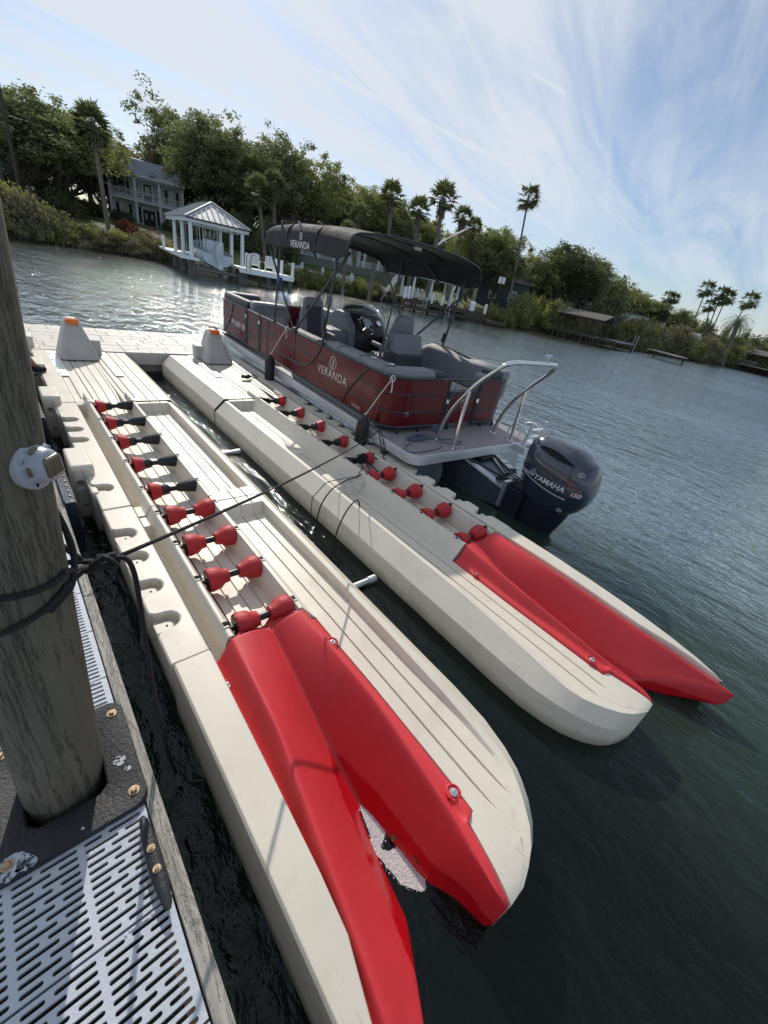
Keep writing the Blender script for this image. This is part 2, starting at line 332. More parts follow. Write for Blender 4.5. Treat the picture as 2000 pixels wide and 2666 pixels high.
mx1=N(t,'ShaderNodeMixShader',inp={0:.45}); t.links.new(df.outputs[0],mx1.inputs[1]); t.links.new(tr.outputs[0],mx1.inputs[2])
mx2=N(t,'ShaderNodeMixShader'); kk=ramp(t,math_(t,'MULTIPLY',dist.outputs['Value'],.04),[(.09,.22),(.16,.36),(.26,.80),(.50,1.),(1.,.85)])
kk=math_(t,'ADD',math_(t,'MULTIPLY',kk,opm),math_(t,'MULTIPLY',math_(t,'SUBTRACT',1.,opm),.22)); ff=math_(t,'MULTIPLY',fr.outputs[0],math_(t,'MULTIPLY',kk,4.6)); ff=math_(t,'MINIMUM',ff,.90); t.links.new(ff,mx2.inputs[0]); t.links.new(mx1.outputs[0],mx2.inputs[1]); t.links.new(gl.outputs[0],mx2.inputs[2])  # reflection strength painted by position: boosted over open river, damped between the floats
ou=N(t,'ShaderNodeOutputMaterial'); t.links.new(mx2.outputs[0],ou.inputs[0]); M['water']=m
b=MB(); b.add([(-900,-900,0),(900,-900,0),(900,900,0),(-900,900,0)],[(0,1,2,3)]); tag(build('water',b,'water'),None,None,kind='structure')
mat('river_bed',(.018,.028,.018),.9,var=.4,vs=.8)
b=MB(); b.add([(-900,-900,-1.3),(900,-900,-1.3),(900,900,-1.3),(-900,900,-1.3)],[(0,1,2,3)]); tag(build('river_bed',b,'river_bed'),None,None,kind='structure')
# far bank
SH=[(-140,60,1)]  # world points beyond the left edge
SHP=[(15,616),(100,629),(151,637),(250,652),(330,665),(401,677),(437,684),(572,712),(680,728),(760,741),(860,761),(960,781),(1026,788),(1120,812),(1240,834),(1340,852),(1400,863),(1445,872),(1540,888),(1624,906),(1700,919),(1777,934),(1882,953),(1950,968),(2000,980)]
shore=[Vector((-70,75,0)),Vector((-40,60,0)),Vector((-18,50,0)),Vector((-6,45,0))]+[W(x,y,0) for x,y in SHP]
# tame the far-right points (grazing, so sensitive) into a smooth bank
L_=shore[-1]; shore+= [Vector((100,0,0)),Vector((125,-30,0)),Vector((170,-80,0))]
azs=[math.atan2(p.x,p.y) for p in shore]; rds=[p.length for p in shore]
def shr(az):
    for i in range(len(azs)-1):
        if azs[i]<=az<=azs[i+1]:
            k=(az-azs[i])/(azs[i+1]-azs[i]); return rds[i]*(1-k)+rds[i+1]*k
    return rds[0] if az<azs[0] else rds[-1]
PROF=[(-1.5,-1.2),(-.4,-.25),(.15,.12),(.8,.55),(2.,.85),(5.,1.1),(12.,1.75),(22,2.25),(32,2.5),(60,2.7),(160,3.0),(700,3.0)]
def gz(d):
    for (a,za),(b_,zb) in zip(PROF,PROF[1:]):
        if a<=d<=b_: return za+(zb-za)*(d-a)/(b_-a)
    return 3.
def ground(x,y): return gz(math.hypot(x,y)-shr(math.atan2(x,y)))
b=MB(); rings=[]
azl=[azs[0]+(azs[-1]-azs[0])*i/150 for i in range(151)]
for d,z in PROF:
    rings.append([( (shr(a)+d)*math.sin(a),(shr(a)+d)*math.cos(a), z+ (random.uniform(-.06,.06) if 0<d<60 else 0)) for a in azl])
b.loft(rings)
m=bpy.data.materials.new('lawn'); m.use_nodes=True; t=m.node_tree; bs_=t.nodes['Principled BSDF']; bs_.inputs['Roughness'].default_value=.9
tcn=N(t,'ShaderNodeTexCoord'); n=N(t,'ShaderNodeTexNoise',inp={'Scale':.35,'Detail':8.,'Roughness':.7}); t.links.new(tcn.outputs['Object'],n.inputs[0])
n_=N(t,'ShaderNodeTexNoise',inp={'Scale':6.,'Detail':5.}); t.links.new(tcn.outputs['Object'],n_.inputs[0])
cc=mixc(t,math_(t,'MULTIPLY',n_.outputs[0],.6),ramp(t,n.outputs[0],[(.35,(.060,.105,.018)),(.55,(.085,.13,.028)),(.7,(.16,.14,.07))]),(.03,.05,.012))
sx=N(t,'ShaderNodeSeparateXYZ'); t.links.new(tcn.outputs['Object'],sx.inputs[0])
cc=mixc(t,ramp(t,math_(t,'MULTIPLY',sx.outputs[2],.5),[(.18,1.),(.38,0.)]),cc,(.035,.028,.018))
t.links.new(cc,bs_.inputs['Base Color']); M['lawn']=m
tag(build('far_bank',b,'lawn',smooth=True,ang=180),None,None,kind='structure')
# ================================================================ DRIVE-ON FLOATING PORTS
AX=.905                       # roller axis in port coordinates (left port x == world x)
RY=[5.85,5.27,4.70,4.12,3.55,3.11,2.65,2.20,1.72]
def lerp(a,b,k): return a+(b-a)*k
def tab(T,y):
    for (y0,v0),(y1,v1) in zip(T,T[1:]):
        if y1<=y<=y0: return lerp(v0,v1,(y0-y)/(y0-y1)) if y0!=y1 else v0
    return T[0][1] if y>T[0][0] else T[-1][1]
def groove(x,z,w=.007,d=.012): return [(x-w,z),(x-w+.001,z-d),(x+w-.001,z-d),(x+w,z)]
def mir(sec): return [(2*AX-x,z) for x,z in sec]
def port(root,S,bare=False):
    """S=+1: walk side to +x (left port); S=-1 mirrored about the roller axis"""
    fx=(lambda x:x) if S>0 else (lambda x:2*AX-x)
    def V(x,y,z): return (fx(x),y,z)
    def sec(pts,y): return [V(x,y,z) for x,z in pts]
    # ---- floor between the bunk rails
    b=MB(); ys=[8.62,8.0,6.6,6.26,5.6,1.62,1.60]
    T=[(8.62,.385),(8.,.383),(6.6,.365),(6.26,.34),(5.6,.275),(1.6,.27)]
    rings=[]
    for y in ys:
        z=tab(T,y); w=lerp(.19,.16,min(1,max(0,(8-y)/2.4)))
        p=[(AX-w-.0,z)]
        for gx in (-.095,0.,.095): p+=groove(AX+gx*w/.16,z)
        p+=[(AX+w,z)]; rings.append(sec(p,y))
    b.loft(rings); b.loft([sec([(AX-.16,.27),(AX-.16,-.2),(AX+.16,-.2),(AX+.16,.27)],1.6)]+[sec([(AX-.16,.27),(AX-.16,-.2),(AX+.16,-.2),(AX+.16,.27)],1.601)])
    build('roller_trough',b,'float_plastic',root,bevel=.0)
    # ---- walk side: inner rail, basin, outer gunwale
    def walk(y,zr,zb,zg,xg=1.555,xo=1.60,xb=1.745,zbv=.22,xs=1.755,rail=True,ginner=None):
        zf=zb
        p=[(1.06,.25)] if rail else [(1.10,zf-.01)]
        if rail: p+=[(1.098,.42),(1.106,zr),(1.130,zr),(1.136,zr-.012)]
        else: p=[(1.04,zf-.03)]; p+=[(1.05,zf-.004),(1.13,zf),(1.14,zf),(1.15,zf)]
        x0=1.245 if zf<.35 else 1.15
        p+=[(x0,zf)]+groove(1.337 if zf<.35 else 1.33,zf)+groove(1.452,zf)+[(1.53,zf),(xg-.005,zf),(xg,zg-.004),(xg+.005,zg),(xo,zg),(xb,zbv),(xs,zbv-.03),(xs,-.25)]
        return [V(x,y,z) for x,z in p]
    b=MB(); rings=[]
    def st(y,zb,rail=True,zg=.362,**k): rings.append(walk(y,.44,zb,zg,rail=rail,**k))
    st(8.62,.385,False,.386,zbv=.24); st(6.02,.385,False,.386,zbv=.24)
    b.loft(rings); rings=[]
    for y,zb in ((5.99,.378),(5.93,.378),(5.89,.258),(3.43,.262),(3.38,.372),(3.222,.372)): st(y,zb)
    b.loft(rings); rings=[]
    for y,zb in ((3.208,.372),(3.07,.372),(3.02,.266),(1.62,.286)): st(y,zb)
    b.loft(rings); e_=rings[-1]; b.add(e_+[(e_[0][0],e_[0][1],-.25)],[tuple(range(len(e_)+1))])
    build('walkway_float',b,'float_plastic',root,bevel=.006)
    # rail noses that stand up ahead of the flat deck
    for s in (0,1):
        b=MB(); xs=(1.102,1.132) if s==0 else (.642,.67)
        b.prism([(6.32,.36),(6.24,.44),(5.95,.44),(5.95,.25),(6.32,.25)],0,1,Matrix(((0,0,(xs[1]-xs[0])*(1 if S>0 else -1),fx(xs[0])),(1,0,0,0),(0,1,0,0),(0,0,0,1))))
        build('rail_nose',b,'float_plastic',root,bevel=.008)
    # ---- nose arm (walk side), basin runs out to a blunt rounded nose
    b=MB(); rings=[]
    def arm(y,k,xin,xout,zf,zg,xg,xbv,zbv,zlow=-.3):
        p=[(xin,zf-.25),(xin,zf-.02),(xin+.008,zf)]
        gd=.012*k
        for gx in (1.337,1.452):
            g=min(max(gx,xin+.03),xg-.045); p+=groove(g,zf,d=max(gd,.0005))
        p+=[(xg-.018,zf),(xg,zf+(zg-zf)*.96),(xg+.012,zg),(xout,zg),(xbv,zbv),(xbv+.006,zbv-.04),(xbv+.006,zlow)]
        return sec(p,y)
    for a in [(1.62,1,1.238,1.60,.288,.362,1.555,1.745,.22),(1.3,1,1.24,1.60,.288,.360,1.555,1.745,.22),(1.0,1,1.245,1.605,.288,.352,1.555,1.745,.22),(.7,1,1.242,1.61,.288,.335,1.56,1.745,.22),(.45,1,1.24,1.608,.287,.312,1.56,1.735,.215),(.27,1,1.235,1.60,.286,.294,1.555,1.70,.21),(.17,.7,1.23,1.572,.285,.288,1.54,1.665,.205),(.155,.6,1.175,1.565,.285,.288,1.535,1.66,.205),
              (.10,0,1.165,1.535,.283,.285,1.50,1.63,.20),(.03,0,1.15,1.485,.280,.281,1.455,1.585,.19),(-.04,0,1.135,1.425,.276,.277,1.40,1.52,.18),(-.09,0,1.122,1.36,.270,.271,1.34,1.445,.17),(-.125,0,1.112,1.285,.262,.263,1.27,1.36,.155),(-.150,0,1.108,1.21,.248,.249,1.20,1.265,.14)]: rings.append(arm(*a))
    b.loft(rings); r=rings[-1]; b.add(r,[tuple(range(len(r)))])
    build('entry_arm',b,'float_plastic',root,bevel=.008)
    # ---- flange side: notched connector flange
    pock=[2.96,2.64,2.30,1.96, 5.42,5.12,4.82,3.72] if S>0 else [2.96,2.64,2.30,1.96,3.62,3.95,4.28,4.61,4.94,5.27,5.6]
    def notch(y):
        pts=[(.318,y-.10),(.345,y-.075),(.385,y-.066)]
        for k in range(7):
            a=-PI/2+PI*k/6; pts.append((.405+.062*math.cos(a),y+.066*math.sin(a)))
        pts+=[(.385,y+.066),(.345,y+.075),(.318,y+.10)]; return pts
    def flange(y0,y1,skip=()):
        pl=[(.53,y0),(.318,y0)]
        for y in sorted(pock):
            if y0+.1<y<y1-.1: pl+=notch(y)
        pl+=[(.318,y1),(.53,y1)]; return pl
    b=MB(); mx=Matrix.Identity(4)
    if S<0: mx=Matrix(((-1,0,0,2*AX),(0,1,0,0),(0,0,1,0),(0,0,0,1)))
    for y0,y1 in ((6.01,8.62),(3.355,5.995),(1.62,3.345)): b.prism(flange(y0,y1),.20,.40,mx)
    build('connector_flange',b,'float_plastic',root,bevel=.012)
    b=MB()
    b.box(.335,.53,1.62,8.6,-.3,.33,mx)
    build('flange_body',b,'float_plastic',root,bevel=.01)
    for y in pock:
        b=MB(); hb=MB()
        pl=[(.325,y-.055)]+[(.385+.045*math.cos(-PI/2+PI*k/6),y-.012+.040*math.sin(-PI/2+PI*k/6)) for k in range(7)]+[(.325,y+.03)]
        b.prism(pl,.30,.362,mx); hb.lathe([(.006,0),(.006,.003)],10,mx@Matrix.Translation((.392,y-.012,.3625)))
        build('tongue_hole',hb,'dark_hole',build('connector_tongue',b,'float_plastic',root,bevel=.006))
    # ---- flange side rail + narrow trough
    b=MB(); 
    def tr(y,zf,rail=True):
        p=[(.53,.40),(.534,.39),(.54,zf),(.595,zf)]+([(.628,.42),(.640,.44),(.665,.44),(.674,.42),(.745,.25)] if rail else [(.60,zf),(.61,zf),(.64,zf),(.70,zf),(.76,zf-.006)])
        return sec(p,y)
    for st_ in ([(8.62,.388,0),(8.0,.386,0),(6.02,.384,0)],[(5.99,.39,1),(5.93,.39,1),(5.90,.26,1),(3.42,.26,1),(3.38,.36,1),(3.222,.36,1)],[(3.208,.35,1),(3.07,.35,1),(3.03,.26,1),(1.62,.26,1)]):
        rings=[tr(*q) for q in st_]; b.loft(rings); e_=rings[-1]; b.add(e_+[(e_[-1][0],e_[-1][1],.1),(e_[0][0],e_[0][1],.1)],[tuple(range(len(e_)+2))])
    build('bunk_rail',b,'float_plastic',root,bevel=.006)
    # roller slots cut into the rails
    for y in RY:
        for x in (.652,1.118):
            b=MB(); c=MB(); b.box(x-.012,x+.028 if x<1 else x+.012,y-.017,y+.017,.42,.4425,mx)
            for s in (-1,1): c.box(x-.014,x+.018,y+s*.024-.006,y+s*.024+.006,.40,.447,mx)
            c.box(x-.0145,x-.010,y-.03,y+.03,.40,.4465,mx)
            build('slot_hole',b,'dark_hole',build('roller_slot',c,'float_plastic',root,bevel=.003))
    # ---- pointed arm on the flange side
    b=MB(); rings=[]
    for y,xo,xi,zt in ((1.62,.33,.53,.40),(1.2,.33,.52,.398),(.8,.332,.512,.39),(.4,.335,.505,.37),(.2,.337,.495,.355),(.1,.338,.47,.345),(0.,.339,.445,.335),(-.2,.341,.400,.305),(-.34,.343,.374,.275),(-.42,.348,.356,.25)):
        rings.append(sec([(xi+.02,-.3),(xi+.004,zt-.10),(xi,zt-.01),(xi-.008,zt),(xo+.012,zt),(xo,zt-.014),(xo-.014,-.3)],y))
    b.loft(rings,caps=True)
    build('entry_arm',b,'float_plastic',root,bevel=.008)
    # ---- red entry ramp
    b=MB(); rings=[]
    vT=[(1.6,.355),(1.35,.27),(1.1,.17),(.8,.05),(.5,-.03),(.2,-.08),(-.2,-.10),(-.6,-.1)]
    for y in [1.60,1.59,1.45,1.3,1.1,.95,.8,.65,.5,.35,.2]:
        z=tab(vT,y); k=(1.6-y)/1.4
        xl=tab([(1.6,.642),(1.0,.622),(.85,.60),(.2,.515)],y); zl=tab([(1.6,.44),(1.,.415),(.2,.33)],y); 
        fl=tab([(1.6,.525),(.85,.508),(.2,.492)],y); fz=tab([(1.6,.285),(.2,.27)],y)
        xr=tab([(1.6,1.125),(.85,1.155),(.3,1.135),(.2,1.13)],y); zr=tab([(1.6,.44),(.86,.40),(.3,.335),(.2,.325)],y)
        fr_=tab([(1.6,1.238),(.85,1.246),(.2,1.236)],y); fzr=.302
        vx=tab([(1.6,.90),(.8,.905),(.2,.90)],y)
        hump=.045*max(0,1-k*2.2)
        p=[(fl,fz-.03),(fl,fz),(fl+.04,fz+.004),(xl-.022,zl-.03),(xl,zl),(xl+.02,zl),(lerp(xl,vx,.45),lerp(zl,z,.42)+hump),(vx-.035,z+.03+hump*.5),(vx,z),(vx+.035,z+.03+hump*.5),(lerp(vx,xr,.55),lerp(z,zr,.5)+hump),(xr-.02,zr),(xr,zr-.003),(xr+.03,zr-.05),(fr_-.05,fzr+.006),(fr_-.006,fzr),(fr_,fzr-.03)]
        rings.append(sec(p,y))
    b.loft(rings)
    # left tip and right tip beyond the V-notch
    rl=[]; rr=[]
    for j,y in enumerate([.2,.05,-.1,-.25,-.4,-.53]):
        k=j/5; xi=.90-.245*((.2-y)/.316) if y>-.12 else lerp(.652,.37,(-.12-y)/.41)
        fl=tab([(.2,.492),(.05,.455),(-.1,.42),(-.42,.355),(-.56,.346)],y); fz=tab([(.2,.27),(-.56,.2)],y)
        xl=max(fl+.004,tab([(.2,.515),(-.02,.482),(-.56,.366)],y)); zl=tab([(.2,.33),(0,.31),(-.56,.22)],y); zi=tab([(.2,-.08),(-.1,-.05),(-.4,.03),(-.56,.15)],y)
        xi=max(xi,xl+.012)
        zi=lerp(zl,-.09,max(0,(xi-xl))/(.90-xl)); zi=zi if y<.19 else -.08
        rl.append(sec([(fl,fz-.03),(fl,fz),(fl+.04*min(1,(xl-fl)/.022) if y>.19 else lerp(fl,xl,.4),fz+.004),(xl-.022 if y>.19 else lerp(fl,xl,.6),zl-.03),(xl,zl),(xl+min(.02,(xi-xl)*.3),zl),(lerp(xl,xi,.45),lerp(zl,zi,.42)),(max(xi-.035,lerp(xl,xi,.6)),lerp(zi,zl,min(.6,.035/max(.04,xi-xl)))-(.03 if y>.19 else .0)*0),(xi,zi)],y))
    rl[0]=list(rings[-1][:9]); b.loft(rl,caps=False); b.loft([[r[-1] for r in rl],[(r[-1][0],r[-1][1],r[-1][2]-.16) for r in rl]])
    for j,y in enumerate([.2,.165,.155,.13,.07,.034,.0,-.066,-.12,-.15]):
        xi=tab([(.2,.90),(.13,.955),(.07,1.0),(.034,1.025),(0,1.045),(-.066,1.065),(-.12,1.075),(-.15,1.085)],y); zi=tab([(.2,-.08),(.13,-.03),(0,.0),(-.066,.05),(-.12,.12),(-.15,.19)],y)
        xr=tab([(.2,1.13),(.0,1.095),(-.15,1.07)],y); zr=tab([(.2,.325),(-.1,.28),(-.15,.25)],y); xr=max(xr,xi+.01)
        fr_=1.236 if y>.157 else tab([(.157,1.177),(.1,1.168),(-.04,1.137),(-.15,1.11)],y); fr_=max(fr_,xr+.02); fzr=tab([(.2,.302),(0,.29),(-.15,.255)],y)
        rr.append(sec([(xi,zi),(xi+.035*min(1,(xr-xi)/.1),lerp(zi,zr,.08)),(lerp(xi,xr,.55),lerp(zi,zr,.5)),(xr-.02*min(1,(xr-xi)/.1),zr),(xr,zr-.003),(xr+min(.03,(fr_-xr)*.4),max(fzr,zr-.05)),(fr_-min(.05,(fr_-xr)*.5),fzr+.006),(fr_-.006,fzr),(fr_,fzr-.03)],y))
    rr[0]=list(rings[-1][8:]); b.loft(rr); b.loft([[r[0] for r in rr],[(r[0][0],r[0][1],r[0][2]-.16) for r in rr]]); e_=rr[-1]; b.loft([e_,[(x,y+.01,z-.14) for x,y,z in e_]])
    # scalloped upper lip of the ramp
    lip=[(.642,1.60,.44),(.69,1.615,.43),(.735,1.69,.41),(.80,1.70,.385),(.84,1.66,.37),(.885,1.665,.36),(.92,1.70,.365),(.98,1.73,.38),(1.03,1.70,.41),(1.08,1.62,.43),(1.125,1.60,.44)]
    top=[V(x,y,z) for x,y,z in lip]; bot=[V(x,1.59,z-.012) for x,y,z in lip]; low=[V(x,y+.004,z-.02) for x,y,z in lip]
    b.loft([bot,top,low])
    rp=build('entry_ramp',b,'red_plastic',root,smooth=True,ang=60)
    bm=bmesh.new(); bm.from_mesh(rp.data); bmesh.ops.remove_doubles(bm,verts=bm.verts,dist=.004); bmesh.ops.recalc_face_normals(bm,faces=bm.faces); bm.to_mesh(rp.data); bm.free(); rp.data.set_sharp_from_angle(angle=R_(180)); so_=rp.modifiers.new('s','SOLIDIFY'); so_.thickness=.010; so_.offset=-1; su_=rp.modifiers.new('sub','SUBSURF'); su_.levels=2; su_.render_levels=2
    # submerged pale skirt + bolts
    b=MB()
    for x,y,z in ((.545,1.42,.295),(1.212,1.36,.308),(1.205,.28,.308)): b.lathe([(.020,0),(.020,.004),(.009,.005),(.009,.012),(.0055,.013),(.0055,.024),(.001,.025)],14,mx@Matrix.Translation((x,y,z)))
    build('ramp_bolt',b,'chrome',rp,smooth=True)
    b=MB()
    for x,y,z in ((.545,1.42,.289),(1.212,1.36,.304),(1.205,.28,.304)):
        b.prism([(x-.03,y-.03),(x+.025,y-.035),(x+.032,y+.02),(x+.01,y+.035),(x-.03,y+.03)],z-.004,z+.002,mx)
        b.tube([mx@Vector((x+.034*math.cos(a),y+.036*math.sin(a),z+.004)) for a in [-PI*.25+PI*1.35*k/12 for k in range(13)]],.006,6)
    build('bolt_recess',b,'red_plastic',rp,bevel=.005)
    # ---- rollers
    for i,y in enumerate(RY):
        new=i>=5
        for side in (-1,1):
            x0=AX+side*.028
            fl=lambda a:Matrix(((0,0,a,0),(1,0,0,y),(0,1,0,.385),(0,0,0,1)))
            sgn=side*(1 if S>0 else -1); ox=fx(AX)
            T_=Matrix.Translation((ox,0,0))@fl(sgn)
            q=MB()
            if new:
                q.lathe([(.03,.034),(.050,.040),(.055,.075),(.078,.105),(.086,.165),(.080,.182),(.055,.186),(.05,.172),(.015,.172)],28,T_)
                build('roller',q,'roller_red',root,smooth=True,ang=45)
                q=MB()
                for k in range(18):
                    a=2*PI*k/18; q.box(.058,.078,-.0035,.0035,.180,.1865,T_@Matrix.Rotation(a,4,'Z'))
                q.lathe([(.014,.172),(.05,.172),(.05,.1865),(.014,.1865)],20,T_)
                build('hub_slot',q,'black_plastic',root)
            elif side==-1:
                q.lathe([(.028,.028),(.046,.045),(.052,.10),(.054,.105)],24,T_); q2=MB()
                q2.lathe([(.056,.104),(.066,.125),(.080,.172),(.088,.192),(.082,.195),(.06,.188),(.05,.17)],24,T_)
                build('roller',q,'black_plastic',root,smooth=True,ang=45); build('roller',q2,'roller_red',root,smooth=True,ang=50)
            else:
                q.lathe([(.024,.022),(.040,.045),(.060,.16),(.066,.195),(.058,.200),(.02,.200)],24,T_)
                build('roller',q,'black_plastic',root,smooth=True,ang=45)
        q=MB(); q.lathe([(.018,-.235),(.018,.235)],12,Matrix.Translation((fx(AX),0,0))@Matrix(((0,0,1,0),(1,0,0,y),(0,1,0,.385),(0,0,0,1))))
        q.lathe([(.025,-.035),(.025,.035)],14,Matrix.Translation((fx(AX),0,0))@Matrix(((0,0,1,0),(1,0,0,y),(0,1,0,.385),(0,0,0,1))))
        build('axle',q,'black_plastic',root,smooth=True)
    # ---- bow stop with reflector
    bsx=AX-.02; y0,y1=7.98,8.5; b=MB(); rings=[]
    for k,z in ((0,.40),(.04,.43),(.5,.70),(.92,.93),(1.,.955)):
        hw=lerp(.265,.075,k)-(0 if k<.99 else .02); ya=lerp(y0,y1-.20,k)+(0 if k<.99 else .02); yb=lerp(y1,y1-.02,k)-(0 if k<.99 else .02); ch=.04*(1-.5*k)
        rings.append([V(bsx-hw,ya+ch,z),V(bsx-hw+ch*1.6,ya,z),V(bsx+hw-ch*1.6,ya,z),V(bsx+hw,ya+ch,z),V(bsx+hw,yb,z),V(bsx-hw,yb,z)])
    b.loft(rings,True,True); b.box(*sorted((fx(bsx+.12),fx(bsx+.34))),8.32,8.5,.4,.64)
    bsp=build('bow_stop',b,'float_grey',root,bevel=.018,seg=3)
    b=MB(); b.box(*sorted((fx(bsx-.085),fx(bsx+.085))),8.215,8.33,.885,.952); b.box(*sorted((fx(bsx-.06),fx(bsx+.06))),8.208,8.24,.90,.922)
    build('reflector',b,'orange_reflector',bsp,bevel=.006)
    # ---- perforated steel plates
    for x0,x1 in ((.50,.62),(1.18,1.29)):
        b=MB(); b.box(*sorted((fx(x0),fx(x1))),7.13,8.56,.398,.4045); pl=build('steel_plate',b,'plate_alu',root,bevel=.001)
        b=MB()
        for k in range(15):
            y=7.2+k*.094; b.box(*sorted((fx(x1-.018),fx(x1-.028))),y,y+.03,.4045,.4058)
            if k%4==0: b.lathe([(.010,.4045),(.010,.411)],8,Matrix.Translation((fx(x0+.02),y+.015,0)))
        build('plate_slot',b,'dark_hole',pl)
    # seams of the flat deck grooves
    b=MB()
    for x in (.60,.72,1.10,1.19): b.box(*sorted((fx(x),fx(x+.012))),6.15,8.0 if x>.7 and x<1.15 else 7.1,.375,.3895)
    build('deck_groove',b,'groove_dirt',root)
def side_block(root,y0,y1,zt=.505):
    b=MB(); b.prism([(y0,.0),(y0,zt-.03),(y0+.03,zt),(y1-.03,zt),(y1,zt-.03),(y1,0.)],.215,.385,Matrix(((0,0,1,0),(1,0,0,0),(0,1,0,0),(0,0,0,1))))
    b.box(.225,.325,y0-.012,y0+.12,-.12,.30)
    b.box(.30,.36,y0-.30,y0+.02,-.12,.385)
    o=build('side_coupler',b,'float_plastic',root,bevel=.018,seg=3)
    b=MB(); b.box(.245,.285,y0-.0135,y0+.01,.34,.37); b.box(.245,.29,y0-.0135,y0,.10,.125); b.box(.300,.303,y0-.0015,y0,.02,.46)
    build('coupler_slot',b,'groove_dirt',o)
lp=thing('drive_on_port','left beige drive-on floating port whose red ramp nearly reaches the dock pile','floating dock',(0,0,0),group='drive-on ports')
port(lp,1)
for y0,y1 in ((3.98,4.44),(5.92,6.36),(7.33,7.78),(8.75,9.15)): side_block(lp,y0,y1,.50 if y1<9 else .56)
rp_=thing('drive_on_port','right beige drive-on floating port beside the red pontoon boat','floating dock',(2.135,-.035,0),group='drive-on ports')
port(rp_,-1)
# galvanised pipes joining the two ports
for (y,z,lab) in ((1.95,.03,'galvanised pipe joining the two ports near their red ramps'),(4.9,.02,'galvanised pipe joining the two ports under their middle floats')):
    b=MB(); b.tube([(-.02,0,0),(.36,0,0)],.03,14); b.tube([(.30,0,0),(.38,0,0)],.038,14)
    tag(build('steel_pipe',b,'galv',None,smooth=True,loc=(1.74,y,z)),lab,'pipe',group='pipes between the ports')
# ---- paver walkway at the head of the ports
root=thing('floating_walkway','pale stone-patterned floating walkway behind the two cone-shaped bow stops','walkway',(0,8.66,0))
b=MB(); b.box(-.6,3.55,0,2.0,.17,.385); b.box(-.5,3.45,.25,1.9,-.3,.17); build('float_body',b,'paver',root,bevel=.02)
random.seed(11)
b=MB(); g=.010; y=0.0; row=0
hs=[.21,.30,.24,.33,.22,.30,.36]
for h_ in hs:
    x=-.6
    while x<3.55:
        wdt=random.choice([.26,.34,.42,.52]); x1=min(3.55,x+wdt)
        if x1-x>.05:
            if h_>.29 and random.random()<.4:
                ym=y+h_*.45; cells=[(y,ym),(ym,y+h_)]
            else: cells=[(y,y+h_)]
            for a,c in cells: b.box(x+g/2,x1-g/2,a+g/2,min(2.0,c)-g/2,.37,.396+random.uniform(-.002,.002))
        x=x1
    y+=h_
build('paving_stone',b,'paver',root,bevel=.003,seg=1)
# ---- weathered mooring pile at the end of the walkway
b=MB(); n=18; b.lathe([(.10,-1.5),(.10,0),(.098,.6),(.094,.78),(.06,.80)],n)
tag(build('mooring_pile',b,'grey_pile',None,smooth=True,loc=W(568,905,.4)+Vector((0,.25,-.4))),'short weathered grey mooring pile at the bow of the pontoon boat','pile')
# ================================================================ WOODEN DOCK WITH GRATED PANELS
dk=thing('wooden_dock','wooden dock with grey slotted grating panels and a weathered edge board','dock',(0,0,.5))
def grate_mesh(hole=None):
    b=MB(); PW=.327; X0,X1=-1.235,.040; rows=13; ph=(PW-.012)/rows; th=.014
    def cell(x0,x1,y0,y1,sw,hh):
        """rectangle with a rounded slot of length sw and half width hh, walls go down"""
        xc=(x0+x1)/2; yc=(y0+y1)/2; h=[]; r=[]
        hl=sw/2-hh
        for k in range(5):
            a=-PI/2+PI*k/4; h.append((xc+hl+hh*math.cos(a),yc+hh*math.sin(a)))
        for k in range(5):
            a=PI/2+PI*k/4; h.append((xc-hl+hh*math.cos(a),yc+hh*math.sin(a)))
        r=[(xc+hl,y0),(x1,y0),(x1,yc),(x1,y1),(xc+hl,y1),(xc-hl,y1),(x0,y1),(x0,yc),(x0,y0),(xc-hl,y0)]
        n=10; o=[(x,y,0) for x,y in h]+[(x,y,0) for x,y in r]+[(x,y,-th) for x,y in h]
        fs=[(i,n+i,n+(i+1)%n,(i+1)%n) for i in range(n)]+[(i,(i+1)%n,2*n+(i+1)%n,2*n+i) for i in range(n)]
        b.add(o,fs)
    for j in range(rows):
        y0=.006+j*ph; y1=y0+ph; x=X1-.012; k=j%2
        while x>X0+.1:
            L_=.102 if k%2==0 else .056
            x0=max(X0,x-L_-.018)
            if not(hole and math.hypot((x0+x)/2-hole[0],(y0+y1)/2-hole[1])<.21): cell(x0,x,y0,y1,L_,.0062)
            x=x0; k+=1
        b.add([(X0,y0,0),(x,y0,0),(x,y1,0),(X0,y1,0)],[(0,1,2,3)])
        b.add([(X1-.012,y0,0),(X1,y0,0),(X1,y1,0),(X1-.012,y1,0)],[(0,1,2,3)])
    for y0,y1 in ((0,.006),(PW-.006,PW)): b.add([(X0,y0,0),(X1,y0,0),(X1,y1,0),(X0,y1,0)],[(0,1,2,3)])
    for y in (0,PW): b.add([(X0,y,0),(X1,y,0),(X1,y,-.03),(X0,y,-.03)],[(0,1,2,3)])
    b.add([(X1,0,0),(X1,PW,0),(X1,PW,-.03),(X1,0,-.03)],[(0,1,2,3)])
    return b
g0=build('grating_panel',grate_mesh(),'grate',dk,fixn=False); g0.location=(0,.63-.335*3,0)
for k in range(1,29):
    if k in (4,5): y_=.63+.335*(k-3); g=build('grating_panel',grate_mesh((-.172,1.215-y_)),'grate',dk,fixn=False); g.location=(0,y_,0); continue
    g=g0.copy(); col.objects.link(g); g.parent=dk; g.location=(random.uniform(-.001,.001),.63+.335*(k-3),random.uniform(-.0012,.0012))
